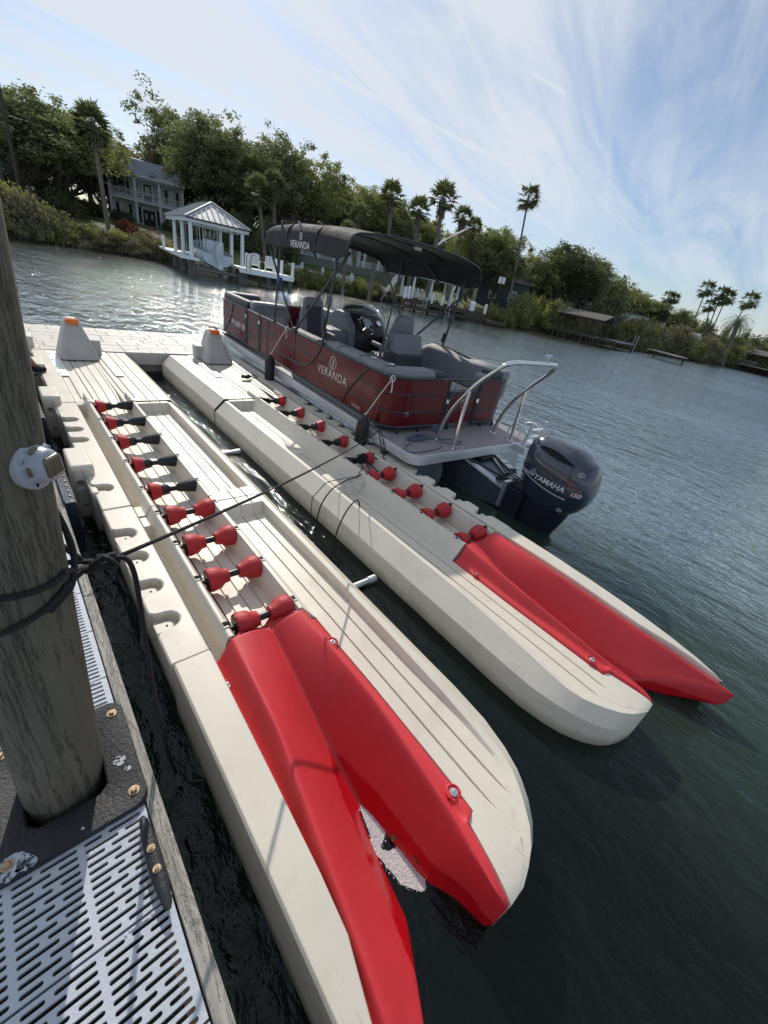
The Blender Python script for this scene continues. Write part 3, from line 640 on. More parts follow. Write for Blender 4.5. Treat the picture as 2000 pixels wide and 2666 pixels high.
# raised lettering strip on the panel joints (worn, only partly legible in the photo)
b=MB()
for k in range(12):
    y=.63+.335*k
    for q,(x,w_) in enumerate(((-.10,.006),(-.088,.022),(-.062,.006),(-.052,.016),(-.034,.006),(-.024,.016))): b.box(x,x+w_,y-.020+(q%2)*.004,y-.012+(q%3)*.002,.0,.003)
build('embossed_strip',b,'grate',dk)
b=MB()
for y in [ -.6+.4*i for i in range(25)]: b.box(-1.22,.043,y,y+.04,-.19,-.035) if not .9<y<1.45 else None
b.box(-1.30,-1.24,-.8,9,-.2,.0); b.box(-.62,-.57,-.8,9,-.19,-.034); b.box(-1.24,.04,-.8,9,-.42,-.40)
build('dock_joist',b,'dark_wood',dk)
for y0,y1 in ((-.8,2.258),(2.264,5.1),(5.106,8.6)):
    b=MB(); b.box(.046,.096,y0,y1,-.20,.0); build('edge_board',b,'board_wood',dk,bevel=.004)
# pile guard plate
def rrect(x0,x1,y0,y1,r,n=6):
    o=[]
    for cx,cy,a0 in ((x1-r,y0+r,-PI/2),(x1-r,y1-r,0),(x0+r,y1-r,PI/2),(x0+r,y0+r,PI)):
        for k in range(n+1):
            a=a0+PI/2*k/n; o.append((cx+r*math.cos(a),cy+r*math.sin(a)))
    return o
b=MB(); out=rrect(-.405,.063,.955,1.46,.055,8); n=len(out); cx,cy=-.172,1.215
inn=[]
for x,y in out:
    a=math.atan2(y-cy,x-cx); inn.append((cx+.160*math.cos(a),cy+.168*math.sin(a)))
def ring(pl,z,k=1.,c=(cx,cy)): return [(c[0]+(x-c[0])*k,c[1]+(y-c[1])*k,z) for x,y in pl]
b.loft([ring(out,.002),ring(out,.020),ring(out,.028,.985),ring(inn,.026,1.06),ring(inn,.020,1.),ring(inn,-.22,.97)],True)
pg=build('pile_guard',b,'guard_rubber',dk,smooth=True,ang=50)
for i,(x,y) in enumerate(((.021,1.395),(.021,1.017),(-.345,1.425),(-.347,1.005))):
    b=MB(); b.lathe([(.019,.027),(.019,.030),(.0175,.0305),(.010,.031),(.010,.0385),(.007,.041),(.0,.041)],16,Matrix.Translation((x,y,0))); build('bolt',b,'bolt_rust',pg,smooth=True,ang=30)
# bird lime and worn paint on the guard
def splat(cx,cy,rx,ry,seed):
    random.seed(seed); b=MB(); b.prism([(cx+rx*random.uniform(.8,1.1)*math.cos(2*PI*k/22),cy+ry*random.uniform(.8,1.1)*math.sin(2*PI*k/22)) for k in range(22)],.0284,.0290); return build('worn_patch',b,'worn_paint',pg)
splat(-.355,.995,.075,.040,9); splat(-.30,.975,.030,.018,4); splat(.003,1.165,.022,.022,5); splat(.022,1.115,.012,.010,6); splat(-.15,.985,.010,.006,8)
# cleat
b=MB(); rings=[]
for k,(y,w_,z0,z1) in enumerate(((.585,.006,.030,.038),(.60,.014,.026,.042),(.66,.021,.020,.046),(.70,.024,.004,.049),(.79,.024,.004,.049),(.83,.021,.020,.046),(.885,.014,.026,.042),(.905,.006,.030,.038))):
    rings.append([(.022+w_*math.cos(a)*(1 if True else 1),y,(z0+z1)/2+(z1-z0)/2*math.sin(a)) for a in [2*PI*j/12 for j in range(12)]])
b.loft(rings,True,True); b.box(.004,.040,.69,.80,.0,.012)
ct=build('dock_cleat',b,'guard_rubber',dk,smooth=True,ang=60)
for y in (.71,.78):
    b=MB(); b.lathe([(.013,.048),(.013,.0505),(.007,.051),(.007,.056),(.004,.0575),(0,.0575)],14,Matrix.Translation((.021,y,0))); build('bolt',b,'bolt_rust',ct,smooth=True,ang=30)
# steel angle brackets on the dock edge
for y0 in (3.35,5.2,7.1):
    b=MB(); b.box(.098,.106,y0,y0+.62,-.45,.03); b.box(.106,.175,y0+.02,y0+.60,-.02,-.012); b.box(.10,.170,y0-.012,y0-.004,-.45,.02); b.box(.098,.175,y0+.62,y0+.628,-.45,.05)
    br=build('steel_bracket',b,'blue_steel',dk,bevel=.003)
    b=MB()
    for k in range(6): b.lathe([(.008,.0),(.008,.007),(0,.008)],8,Matrix.Translation((.150,y0+.06+.09*k,-.012)))
    build('bracket_bolt',b,'bolt_rust',br)
# ---------------------------------------------------------------- PILE
b=MB(); rings=[]; random.seed(4)
for k in range(24):
    z=-1.4+k*.22; dx=(z-.5)*.058; r=.130-.003*(z-.5); rings.append([(dx+r*(1+.018*math.sin(3*a+z)+.012*math.sin(7*a+2.3*z))*math.cos(a),r*(1+.018*math.sin(3*a+z)+.012*math.sin(7*a+2.3*z))*math.sin(a),z) for a in [2*PI*j/40 for j in range(40)]])
b.loft(rings,True,True)
PX,PY=-.178,1.225
tag(build('dock_pile',b,'pile_wood',None,smooth=True,ang=180,loc=(PX,PY,0)),'thick weathered round wooden pile with a black rope tied round it, in the left foreground','pile')
# pile light
def pside(a,z,off=0.): return Vector((PX+(z-.5)*.058+(.127-.003*(z-.5)+off)*math.cos(a),PY+(.127-.003*(z-.5)+off)*math.sin(a),z))
la=R_(-38); lz=1.87; c0=pside(la,lz,.0); ax=Vector((math.cos(la),math.sin(la),.10)).normalized(); tx=Vector((-math.sin(la),math.cos(la),0)); ty=ax.cross(tx)
LM=Matrix(((tx.x,ty.x,ax.x,c0.x),(tx.y,ty.y,ax.y,c0.y),(tx.z,ty.z,ax.z,c0.z),(0,0,0,1)))
lt=thing('dock_light','white dome dock light with a square amber lens, screwed to the weathered pile','light',c0)
LI=Matrix.Translation(-c0)@LM@Matrix.Scale(.82,4)
b=MB(); b.lathe([(.070,-.03),(.074,.000),(.072,.005),(.058,.009),(.054,.016),(.048,.038),(.042,.048),(.0,.050)],36,LI); build('housing',b,'white_plastic',lt,smooth=True,ang=60)
b=MB(); b.prism([(x,y) for x,y in rrect(-.031,.031,-.031,.031,.010)],.040,.059,LI); build('lens',b,'amber_lens',lt,bevel=.006,seg=3)
for a in (R_(90),R_(200),R_(270)):
    b=MB(); b.box(-.014,.014,-.005,.005,.0,.010,LI@Matrix.Rotation(a,4,'Z')@Matrix.Translation((0,-.050,.020))@Matrix.Rotation(R_(62),4,'X')); build('side_window',b,'amber_lens',lt,bevel=.002)
for a in (30,150,235,320):
    b=MB(); b.lathe([(.009,.004),(.008,.014),(.005,.015),(.005,.010),(0,.010)],14,LI@Matrix.Translation((.062*math.cos(R_(a)),.062*math.sin(R_(a)),0))); build('screw_boss',b,'white_plastic',lt,smooth=True,ang=40)
b=MB(); b.lathe([(.005,.008),(.005,.0155),(0,.0155)],10,LI@Matrix.Translation((.062*math.cos(R_(235)),.058*math.sin(R_(235)),0))); build('screw',b,'dark_hole',lt)
# ---------------------------------------------------------------- ROPE round the pile, knot, line to the boat
rr=.0088
rope=MB()
def loopz(z0,tilt,a0,a1,n=26,off=.010): return [pside(R_(a0+(a1-a0)*k/n),z0+tilt*math.cos(R_(a0+(a1-a0)*k/n)),off) for k in range(n+1)]
KN=Vector((.070,1.28,1.435))
# two turns that fan out around the pile then come together at the knot
p1=[KN+Vector((-.01,0,.004))]+loopz(1.545,-.02,-10,-190,22)[2:]+loopz(1.545,.0,170,25,20)+[KN+Vector((-.01,.02,-.004))]
p2=[KN+Vector((-.03,-.01,.0))]+loopz(1.445,.045,-14,-185,22)[2:]+loopz(1.445,.04,175,20,20)+[KN+Vector((0,.02,.008))]
p3=[pside(R_(40),1.70,.010),pside(R_(22),1.66,.012),pside(R_(8),1.60,.018),pside(R_(-4),1.54,.022),pside(R_(-16),1.49,.016),pside(R_(-30),1.465,.012),pside(R_(-60),1.45,.010)]
for p in (p1,p2,p3): rope.tube(cr_path(p,3),rr,8)
kn=[KN+Vector(q) for q in ((-.04,0,.0),(-.01,-.014,.016),(.03,-.006,.030),(.062,.012,.018),(.05,.02,-.014),(.01,.016,-.024),(-.02,0,-.012),(0,-.02,.008),(.03,-.022,.008),(.06,-.004,0),(.08,.012,.006))]
rope.tube(cr_path(kn,6),rr*1.05,8)
kn2=[KN+Vector(q) for q in ((.02,.02,.02),(.035,-.01,.034),(.055,-.024,.012),(.05,-.012,-.016),(.03,.01,-.022))]
rope.tube(cr_path(kn2,6),rr,8)
CL=Vector((3.50,3.72,.66)); A_=KN+Vector((.07,.01,.008)); ln=[]
for k in range(41):
    q=k/40; p=A_.lerp(CL,q); p.z-=.10*4*q*(1-q)*.6; ln.append(p)
rope.tube(ln,.0075,8)
tail=[KN+Vector(q) for q in ((.04,0,.01),(.085,-.005,.01),(.105,-.01,-.05),(.108,-.012,-.2),(.104,-.015,-.5),(.108,-.02,-.85),(.118,-.03,-1.15),(.135,-.05,-1.36))]
rope.tube(cr_path(tail,6),rr,8)
# end at the boat cleat: loops and two tails that hang across the right port
for pts in ([(3.50,3.72,.66),(3.47,3.66,.60),(3.42,3.50,.45),(3.36,3.36,.36),(3.26,3.42,.42),(3.17,3.50,.44),(3.08,3.50,.42)],
            [(3.52,3.70,.66),(3.50,3.60,.55),(3.44,3.42,.30),(3.38,3.34,.26),(3.22,3.30,.30),(3.10,3.38,.40),(3.02,3.44,.43)],
            [(3.08,3.46,.44),(2.98,3.38,.45),(2.86,3.20,.42),(2.74,3.12,.40),(2.60,3.10,.40),(2.42,3.02,.42),(2.26,2.96,.40),(2.14,2.93,.28),(2.10,2.92,.12),(2.09,2.92,-.05)],
            [(3.06,3.44,.42),(3.0,3.30,.44),(2.90,3.10,.43),(2.80,2.90,.27),(2.66,2.82,.24),(2.52,2.74,.24),(2.38,2.66,.42),(2.22,2.60,.38),(2.10,2.56,.20),(2.07,2.55,.0),(2.06,2.55,-.06)]):
    rope.tube(cr_path(pts,7),.0075,7)
random.seed(5)
wr=[]
for k in range(60):
    a=k*.72; wr.append((3.07+.075*math.cos(a)*random.uniform(.6,1.1)+.02*math.sin(k*.3),3.47+.05*math.sin(a)*random.uniform(.5,1.),.42+.05*math.sin(a*1.3)))
rope.tube(cr_path(wr,3),.0075,6)
tag(build('mooring_rope',rope,'rope_braid',None,smooth=True,ang=180),'long black braided rope knotted round the pile and stretched across to the pontoon boat','rope')
# small black rope bundle on the right port
random.seed(9); b=MB(); c0=W(640,985,.40); wr=[]
for k in range(46):
    a=k*.9; wr.append((.10*math.cos(a)*random.uniform(.3,1.),.055*math.sin(a)*random.uniform(.4,1.),.012+.05*abs(math.sin(a*.7))*random.uniform(.2,1.)))
wr+=[(.12,.02,.02),(.15,.09,.05),(.20,.13,.03),(.26,.10,.01)]
b.tube(cr_path(wr,4),.008,6)
tag(build('rope_bundle',b,'rope_black',None,smooth=True,ang=180,loc=c0),'small black rope bundle lying on the flat deck of the right port','rope')
# ---------------------------------------------------------------- foam, leaves
mat('foam',(.85,.82,.82),.3)
M['foam'].node_tree.nodes['Principled BSDF'].inputs['Alpha'].default_value=.42
mat('foam_film',(.80,.74,.74),.3); M['foam_film'].node_tree.nodes['Principled BSDF'].inputs['Alpha'].default_value=.55
FP=[(513,170),(560,215),(610,260),(655,315),(672,375),(655,430),(640,465),(690,480),(740,450),(790,500),(830,560),(860,600),(900,640),(905,690),(880,712),(830,695),(765,670),(730,625),(690,580),(650,530),(610,490),(588,430),(585,380),(560,320),(530,240)]
pts=[W(700+x/2.212,2000+y/2.212,.006) for x,y in FP]; c0=sum(pts,Vector())/len(pts)
ct_=[(p.x-c0.x,p.y-c0.y) for p in pts]; n=len(ct_)
def inside(x,y):
    c=False
    for i in range(n):
        (x0,y0),(x1,y1)=ct_[i],ct_[i-1]
        if (y0>y)!=(y1>y) and x<(x1-x0)*(y-y0)/(y1-y0)+x0: c=not c
    return c
def bub(b,x,y,r,z=0.):
    k=7; o=len(b.v)
    for zz_,q in ((0,1.),(.55,.84),(.9,.42)):
        for j in range(k): a=2*PI*j/k; b.v.append(Vector((x+r*q*math.cos(a),y+r*q*math.sin(a),z+r*zz_*.55)))
    for l in range(2):
        for j in range(k): b.f.append((o+l*k+j,o+l*k+(j+1)%k,o+(l+1)*k+(j+1)%k,o+(l+1)*k+j))
    b.f.append(tuple(o+2*k+j for j in range(k)))
random.seed(33); b=MB(); xs=[p[0] for p in ct_]; ys=[p[1] for p in ct_]; cnt=0
while cnt<2600:
    x=random.uniform(min(xs)-.006,max(xs)+.006); y=random.uniform(min(ys)-.006,max(ys)+.006)
    if inside(x,y) or (random.random()<.10 and (inside(x+.012,y) or inside(x-.012,y+.008))): bub(b,x,y,random.choice((.0014,.0018,.0022,.003,.0048))*random.uniform(.8,1.2)); cnt+=1
fo=build('foam',b,'foam',None,smooth=True,ang=180,loc=(c0.x,c0.y,.004),fixn=False); tag(fo,'patch of bubbly white foam floating in the notch of the left red ramp','foam',kind='stuff')
b=MB(); b.add([(x,y,.0005) for x,y in ct_],[tuple(range(n))]); build('film',b,'foam_film',fo)
def leaf(px,py,z,L_,rot,lab,roll=.0):
    p=W(px,py,z); b=MB(); rings=[]
    for k in range(7):
        q=k/6; w_=.34*L_*math.sin(PI*min(.98,q*.9+.05))**.8; rings.append([(-w_,q*L_,.008*math.sin(q*3)+.012*abs(w_/L_)),(0,q*L_,.008*math.sin(q*3)),(w_,q*L_,.008*math.sin(q*3)+.02*abs(w_/L_))])
    b.loft(rings); b.tube([(0,-.02,.0),(0,.005,.002)],.0012,5)
    o=build('leaf',b,'leaf_dead',None,smooth=True,ang=180,loc=p); o.rotation_euler=(roll,roll*.5,R_(rot)); tag(o,lab,'leaf',group='brown leaves in the ramps')
leaf(700+740/2.212,2000+375/2.212,.02,.045,100,'brown leaf beside the upper end of the foam on the left red ramp')
leaf(700+870/2.212,2000+560/2.212,.02,.05,20,'curled brown leaf caught at the lower end of the foam on the left ramp',.5)
for i,(x,y,l) in enumerate(((795,770,'first of three yellow-brown leaves afloat in the right ramp notch, farthest from its tip'),(835,820,'second of three yellow-brown leaves afloat in the right ramp notch, in the middle'),(875,850,'third of three yellow-brown leaves afloat in the right ramp notch, nearest open water'))): leaf(1100+x/1.843,1300+y/1.843,.01,.055,40*i,l)
# ---------------------------------------------------------------- PERSON behind the pile
pr=thing('person','person in blue shirt and dark shorts half hidden behind the weathered pile','person',(0,7.0,0))
def skin(name,verts,edges,m,parent,sub=2,extra=None):
    me=bpy.data.meshes.new(name); me.from_pydata([v[:3] for v in verts],edges,[]); o=bpy.data.objects.new(name,me); col.objects.link(o)
    sk=o.modifiers.new('skin','SKIN'); 
    for i,v in enumerate(verts): 
        r=v[3]; me.skin_vertices[0].data[i].radius=(r,v[4] if len(v)>4 else r)
    me.skin_vertices[0].data[0].use_root=True
    sk.use_smooth_shade=True
    sb=o.modifiers.new('subsurf','SUBSURF'); sb.levels=sub; sb.render_levels=sub
    bpy.context.view_layer.update()
    dg=bpy.context.evaluated_depsgraph_get(); me2=bpy.data.meshes.new_from_object(o.evaluated_get(dg)); bpy.data.objects.remove(o)
    me2.materials.clear(); me2.materials.append(M[m]); me2.name=name
    q=bpy.data.objects.new(name,me2); col.objects.link(q); q.parent=parent; return q
# standing on the dock, leaning towards the float with the right leg forward
bv=[(-.02,0,1.32,.14),(.05,0,1.52,.13),(.09,0,1.75,.15),(.06,0,1.93,.12),(.03,0,2.03,.055),(.0,0,2.12,.075),(-.02,0,2.2,.085),(-.02,0,2.27,.065),
    (-.10,.10,1.25,.10),(-.16,.12,.95,.075),(-.22,.12,.60,.05),(-.14,.12,.555,.04),(-.06,.12,.54,.03),
    (-.02,-.12,1.24,.10),(.06,-.10,.95,.080),(.13,.0,.86,.065),(.19,.10,.66,.050),(.265,.26,.50,.038),(.33,.30,.455,.035),(.37,.34,.44,.025),
    (.03,.19,1.88,.06),(-.02,.25,1.62,.045),(-.10,.24,1.42,.036),(-.15,.23,1.36,.028),
    (.03,-.19,1.88,.06),(-.02,-.26,1.62,.045),(-.12,-.22,1.42,.036),(-.17,-.19,1.36,.028)]
be=[(0,1),(1,2),(2,3),(3,4),(4,5),(5,6),(6,7),(0,8),(8,9),(9,10),(10,11),(11,12),(0,13),(13,14),(14,15),(15,16),(16,17),(17,18),(18,19),(3,20),(20,21),(21,22),(22,23),(3,24),(24,25),(25,26),(26,27)]
skin('body',bv,be,'skin',pr)
for side,(hx,hy,hz,dx) in enumerate(((-.15,.23,1.36,.03),(-.17,-.19,1.36,.03))):
    for f,(oy,L_) in enumerate(((-.022,.062),(-.008,.072),(.007,.068),(.021,.055))):
        skin('finger',[(hx,hy+oy*.8,hz-.015,.010),(hx+.008,hy+oy,hz-.015-L_*.55,.009),(hx-.004,hy+oy,hz-.02-L_,.008)],[(0,1),(1,2)],'skin',pr,1)
    skin('thumb',[(hx+.01,hy-.02,hz,.012),(hx+.034,hy-.034,hz-.03,.010),(hx+.036,hy-.036,hz-.055,.008)],[(0,1),(1,2)],'skin',pr,1)
skin('shirt',[(.0,0,1.30,.175),(.07,0,1.48,.175),(.10,0,1.66,.18),(.09,0,1.84,.165),(.06,0,1.94,.12),(.03,0,1.99,.075),(.04,.20,1.88,.085),(.0,.25,1.70,.07),(.04,-.20,1.88,.085),(.0,-.26,1.70,.07)],[(0,1),(1,2),(2,3),(3,4),(4,5),(4,6),(6,7),(4,8),(8,9)],'cloth_blue',pr)
skin('shorts',[(-.02,0,1.34,.165),(-.05,.02,1.22,.16),(-.13,.12,1.05,.10),(-.16,.12,.93,.095),(-.0,-.13,1.10,.10),(.04,-.12,.98,.098)],[(0,1),(1,2),(2,3),(1,4),(4,5)],'cloth_navy',pr)
skin('shoe',[(.235,.20,.475,.046),(.29,.27,.452,.050),(.35,.32,.435,.042),(.385,.36,.43,.032)],[(0,1),(1,2),(2,3)],'cloth_navy',pr)
skin('shoe',[(-.24,.12,.56,.05),(-.14,.12,.55,.05),(-.04,.12,.54,.04),(.0,.12,.535,.03)],[(0,1),(1,2),(2,3)],'cloth_navy',pr)
skin('hair',[(-.04,0,2.27,.088),(-.05,0,2.21,.09),(-.06,0,2.16,.075)],[(0,1),(1,2)],'hair',pr)
b=MB(); b.ell((.065,0,2.19),(.020,.013,.020),10,6); 
for s in (-1,1): b.ell((-.02,s*.084,2.19),(.018,.010,.03),8,6)
build('nose_and_ears',b,'skin',pr,smooth=True)
b=MB()
for s in (-1,1): b.ell((.053,s*.031,2.21),(.009,.013,.008),8,6)
build('eye',b,'dark_hole',pr,smooth=True)
b=MB(); b.box(.045,.060,-.022,.022,2.142,2.148); build('mouth',b,'roller_red',pr,bevel=.002)
# ================================================================ PONTOON BOAT
mat('boat_red',(.105,.005,.008),.30,coat=.22,var=.0,spec=.25)
mat('rail_dark',(.055,.062,.066),.38,.4)
mat('seat_grey',(.215,.225,.24),.55,var=.08,vs=5,bump=.25,bs=90)
mat('seat_light',(.34,.345,.35),.5,var=.05,vs=5,bump=.2,bs=90)
mat('seat_dark',(.040,.044,.052),.6,var=.15,vs=8,bump=.3,bs=120)
mat('boat_deck',(.30,.275,.265),.6,var=.14,vs=5,bump=.15,bs=60)
mat('alu',(.80,.81,.82),.42,.55,var=.12,vs=3,bump=.08,bs=10)
mat('tube_alu',(.50,.54,.58),.30,.85,var=.25,vs=2.5,bump=.25,bs=5)
mat('pod_grey',(.13,.155,.19),.34,.6,var=.25,vs=4)
mat('canvas',(.021,.022,.024),.8,var=.18,vs=4,bump=.6,bs=220)
mat('cowl',(.022,.034,.058),.20,coat=1.,var=.0)
mat('cowl_low',(.012,.016,.024),.4)
mat('silver_text',(.60,.58,.56),.35,.3)
mat('white_text',(.75,.75,.75),.5)
mat('dash_black',(.010,.010,.012),.3)
mat('screen_grey',(.35,.40,.46),.2)
mat('windshield',(.05,.07,.05),.08,coat=.5)
mat('label_white',(.62,.62,.60),.5)
mat('label_orange',(.60,.20,.04),.5)
mat('tar_blue',(.02,.08,.30),.5)
BA=R_(2.933)
bt=thing('pontoon_boat','dark red pontoon boat with grey seats and a black canopy, moored beside the right port','boat',(3.47,3.0,0),-BA)
# deck
b=MB(); dp=rrect(.02,2.66,.0,7.35,.16,6); b.prism(dp,.485,.598); dkp=build('deck',b,'boat_deck',bt,bevel=.003)
b=MB()
for z0,z1,o in ((.475,.490,.018),(.500,.516,.022),(.527,.543,.022),(.554,.570,.022),(.583,.602,.018)):
    pl=rrect(.02-o,2.66+o,-o,7.35+o,.16+o,6); b.loft([[(x,y,z0) for x,y in pl],[(x,y,z1) for x,y in pl]],True)
    il=rrect(.02,2.66,0,7.35,.16,6); b.loft([[(x,y,z1) for x,y in pl],[(x,y,z1) for x,y in il]],True); b.loft([[(x,y,z0) for x,y in pl],[(x,y,z0) for x,y in il]],True)
pl=rrect(.012,2.668,-.008,7.358,.168,6); b.loft([[(x,y,.475) for x,y in pl],[(x,y,.60) for x,y in pl]],True)
build('deck_rail',b,'alu',bt,smooth=True,ang=40)
# tubes
def ptube(cx,y0,y1,nose=True):
    b=MB(); r=.305; cz=.20; rings=[]
    st=[(y0,.0,0),(y0+.001,.97,0),(y0+.04,1.,0)]+[(y0+.6*k,1.,0) for k in range(1,11) if y0+.6*k<y1-.9]+[(y1-.75,1.,0),(y1-.5,.93,.03),(y1-.25,.72,.09),(y1-.08,.42,.16),(y1,.12,.21)]
    for y,k,dz in st: rings.append([(cx+r*max(k,.02)*math.cos(a),y,cz+dz+r*max(k,.02)*math.sin(a)) for a in [2*PI*j/28 for j in range(28)]])
    b.loft(rings,True)
    for y in (1.9,3.4,4.9): 
        b.loft([[(cx+(r+.003)*math.cos(a),y+d,cz+(r+.003)*math.sin(a)) for a in [2*PI*j/28 for j in range(28)]] for d in (-.02,.02)],True)
    q=build('pontoon_tube',b,'tube_alu',bt,smooth=True,ang=40)
    b=MB(); b.box(cx-.19,cx-.165,y0+.1,y1-1,.36,.49); b.box(cx+.165,cx+.19,y0+.1,y1-1,.36,.49); b.tube([(cx-.02,y0-.004,.24),(cx+.04,y0-.004,.14),(cx-.08,y0-.004,.14)],.006,6,closed=True)
    build('tube_bracket',b,'alu',q)
ptube(.44,.10,7.6); ptube(2.24,.10,7.6); ptube(1.34,.45,7.4)
# motor pod
b=MB()
b.loft([[(1.0,.4,.46),(1.68,.4,.46),(1.68,.4,-.02),(1.34,.4,-.12),(1.0,.4,-.02)],[(1.08,-.1,.40),(1.60,-.1,.40),(1.60,-.1,-.02),(1.34,-.1,-.14),(1.08,-.1,-.02)],[(1.18,-.66,.24),(1.50,-.66,.24),(1.50,-.66,.02),(1.34,-.66,-.10),(1.18,-.66,.02)]],True,True)
b.box(1.06,1.62,.12,.45,.30,.49)
pod=build('motor_pod',b,'pod_grey',bt,bevel=.006)
b=MB(); b.beam((1.05,.05,.47),(1.23,-.66,.27),.14,.012); b.beam((1.62,.05,.47),(1.46,-.66,.27),.07,.012); b.box(1.12,1.56,-.67,-.62,.05,.42); build('pod_plate',b,'galv',pod,bevel=.002)
b=MB(); b.box(1.30,1.62,-.12,.02,.42,.455,Matrix.Rotation(-.12,4,'X')); b.beam((1.72,.03,.46),(1.60,-.42,.40),.14,.03); sb=build('step_label_board',b,'dash_black',pod)
b=MB()
for k in range(3):
    a=Vector((1.72,.03,.478)).lerp(Vector((1.60,-.42,.418)),.08+.3*k); c=Vector((1.72,.03,.478)).lerp(Vector((1.60,-.42,.418)),.33+.3*k); b.beam(a,c,.11,.004)
build('warning_label',b,'label_white',sb)
b=MB(); random.seed(31)
for k in range(5):
    x=1.22+.05*k; b.tube(cr_path([(x,-.35,.30),(x+.02,-.55,.38+.02*k),(x+.03,-.72,.42),(1.30+.02*k,-.86,.46)],5),.011,6)
b.tube(cr_path([(1.05,.1,.44),(1.1,-.2,.46),(1.25,-.5,.40),(1.3,-.8,.45)],6),.016,7)
build('cable',b,'black_rubber',pod,smooth=True)
# ---- fence
ZF0,ZF1=.665,1.335
def fpath(pts,r=.28,n=7):
    """plan polyline with rounded corners"""
    out=[Vector((*pts[0],0))]
    for i in range(1,len(pts)-1):
        a,b_,c=[Vector((*p,0)) for p in pts[i-1:i+2]]; u1=(a-b_).normalized(); u2=(c-b_).normalized()
        for k in range(n+1):
            t_=k/n; p0=b_+u1*r; p2=b_+u2*r; out.append((1-t_)**2*p0+2*t_*(1-t_)*b_+t_*t_*p2)
    out.append(Vector((*pts[-1],0))); return out
def sub(path,s0,s1):
    L=[0]
    for a,b_ in zip(path,path[1:]): L.append(L[-1]+(b_-a).length)
    def at(s):
        for i in range(len(L)-1):
            if L[i]<=s<=L[i+1]: return path[i].lerp(path[i+1],(s-L[i])/max(1e-6,L[i+1]-L[i]))
        return path[-1]
    return [at(s0)]+[p for p,l in zip(path,L) if s0<l<s1]+[at(s1)]
def plen(p): return sum((b_-a).length for a,b_ in zip(p,p[1:]))
def panel(name,path,rails=(),posts=True,z0=ZF0,z1=ZF1,arcs=()):
    b=MB(); b.loft([[(p.x,p.y,z0+.03) for p in path],[(p.x,p.y,z1-.02) for p in path]]); o=build(name,b,'boat_red',bt,smooth=True,ang=60)
    b=MB()
    for z in (z0+.012,z1): b.tube([(p.x,p.y,z) for p in path],.017,6)
    for s0,s1,z in rails:
        q=sub(path,s0,s1); b.tube([(p.x,p.y,z) for p in q],.012,6)
    if posts:
        for p in (path[0],path[-1]): b.tube([(p.x,p.y,z0),(p.x,p.y,z1)],.019,6)
    for a in arcs: b.tube(a,.014,6)
    build('rail_frame',b,'rail_dark',o,smooth=True)
    return o
XL=.075; XR=2.60
# left side aft: from gate around the corner up to y 4.85
pL=fpath([(1.14,.73),(XL,.73),(XL,4.86)],.34); Lt=plen(pL)
def yl(y): return Lt-(4.86-y)
arc1=cr_path([(XL-.004,2.52,ZF1),(XL-.004,2.60,1.20),(XL-.004,2.78,1.02),(XL-.004,3.02,.90),(XL-.004,3.30,.865),(XL-.004,3.75,.88)],6)
arc2=cr_path([(XL-.004,1.24,ZF1),(XL-.004,1.42,1.18),(XL-.004,1.60,.98),(XL-.004,1.74,.80),(XL-.004,1.80,ZF0)],6)
panel('side_panel',pL,rails=((0,yl(1.46),1.125),(0,yl(1.68),.885),(yl(2.70),Lt,1.105),(yl(3.3),Lt,.875)),arcs=(arc1,arc2))
b=MB(); b.tube([(XL-.006,3.40,ZF0),(XL-.006,3.40,ZF1)],.004,5); build('panel_seam',b,'rail_dark',bt); b=MB(); b.box(XL-.006,XL+.03,4.50,4.54,ZF0,ZF1); build('panel_seam',b,'rail_dark',bt)
pG=[Vector((XL,4.92,0)),Vector((XL,5.52,0))]; panel('side_gate',pG,rails=((0,.6,1.105),(0,.6,.875)))
pB=fpath([(XL,5.60),(XL,7.15),(1.05,7.2)],.30)
arc3=cr_path([(XL-.004,6.28,ZF1),(XL-.004,6.36,1.15),(XL-.004,6.55,.90),(XL-.004,6.85,.72),(XL-.004,6.95,ZF0)],6)
panel('bow_panel',pB,rails=((0,plen(pB),1.12),(0,plen(pB),.875)),arcs=(arc3,))
pR=fpath([(XR,7.15),(XR,7.15001),(XR,.73),(1.86,.73)],.001)
pR=[Vector((1.7,7.2,0)),Vector((2.3,7.2,0)),Vector((2.5,7.12,0)),Vector((XR,6.9,0)),Vector((XR,1.1,0)),Vector((2.56,.86,0)),Vector((2.44,.75,0)),Vector((2.3,.73,0)),Vector((1.86,.73,0))]
panel('side_panel',pR,rails=((0,plen(pR),1.12),(0,plen(pR),.885)))
pG2=[Vector((1.19,.73,0)),Vector((1.81,.73,0))]; panel('stern_gate',pG2,rails=((0,.62,1.12),(0,.62,.885)),z1=1.16)
b=MB(); b.tube([(1.14,.73,ZF1),(1.86,.73,ZF1)],.012,6)
for x in (.3,.7,1.3,1.6,2.1,2.4): b.box(x-.015,x+.015,.70,.735,.60,.67)
build('stern_rail',b,'rail_dark',bt,smooth=True)
b=MB(); b.tube([(.42,.742,.86),(.42,.715,.86)],.030,16); tt=build('drain_ring',b,'chrome',bt,smooth=True); b=MB(); b.tube([(.42,.742,.86),(.42,.713,.86)],.020,16); build('drain_hole',b,'dark_hole',tt)
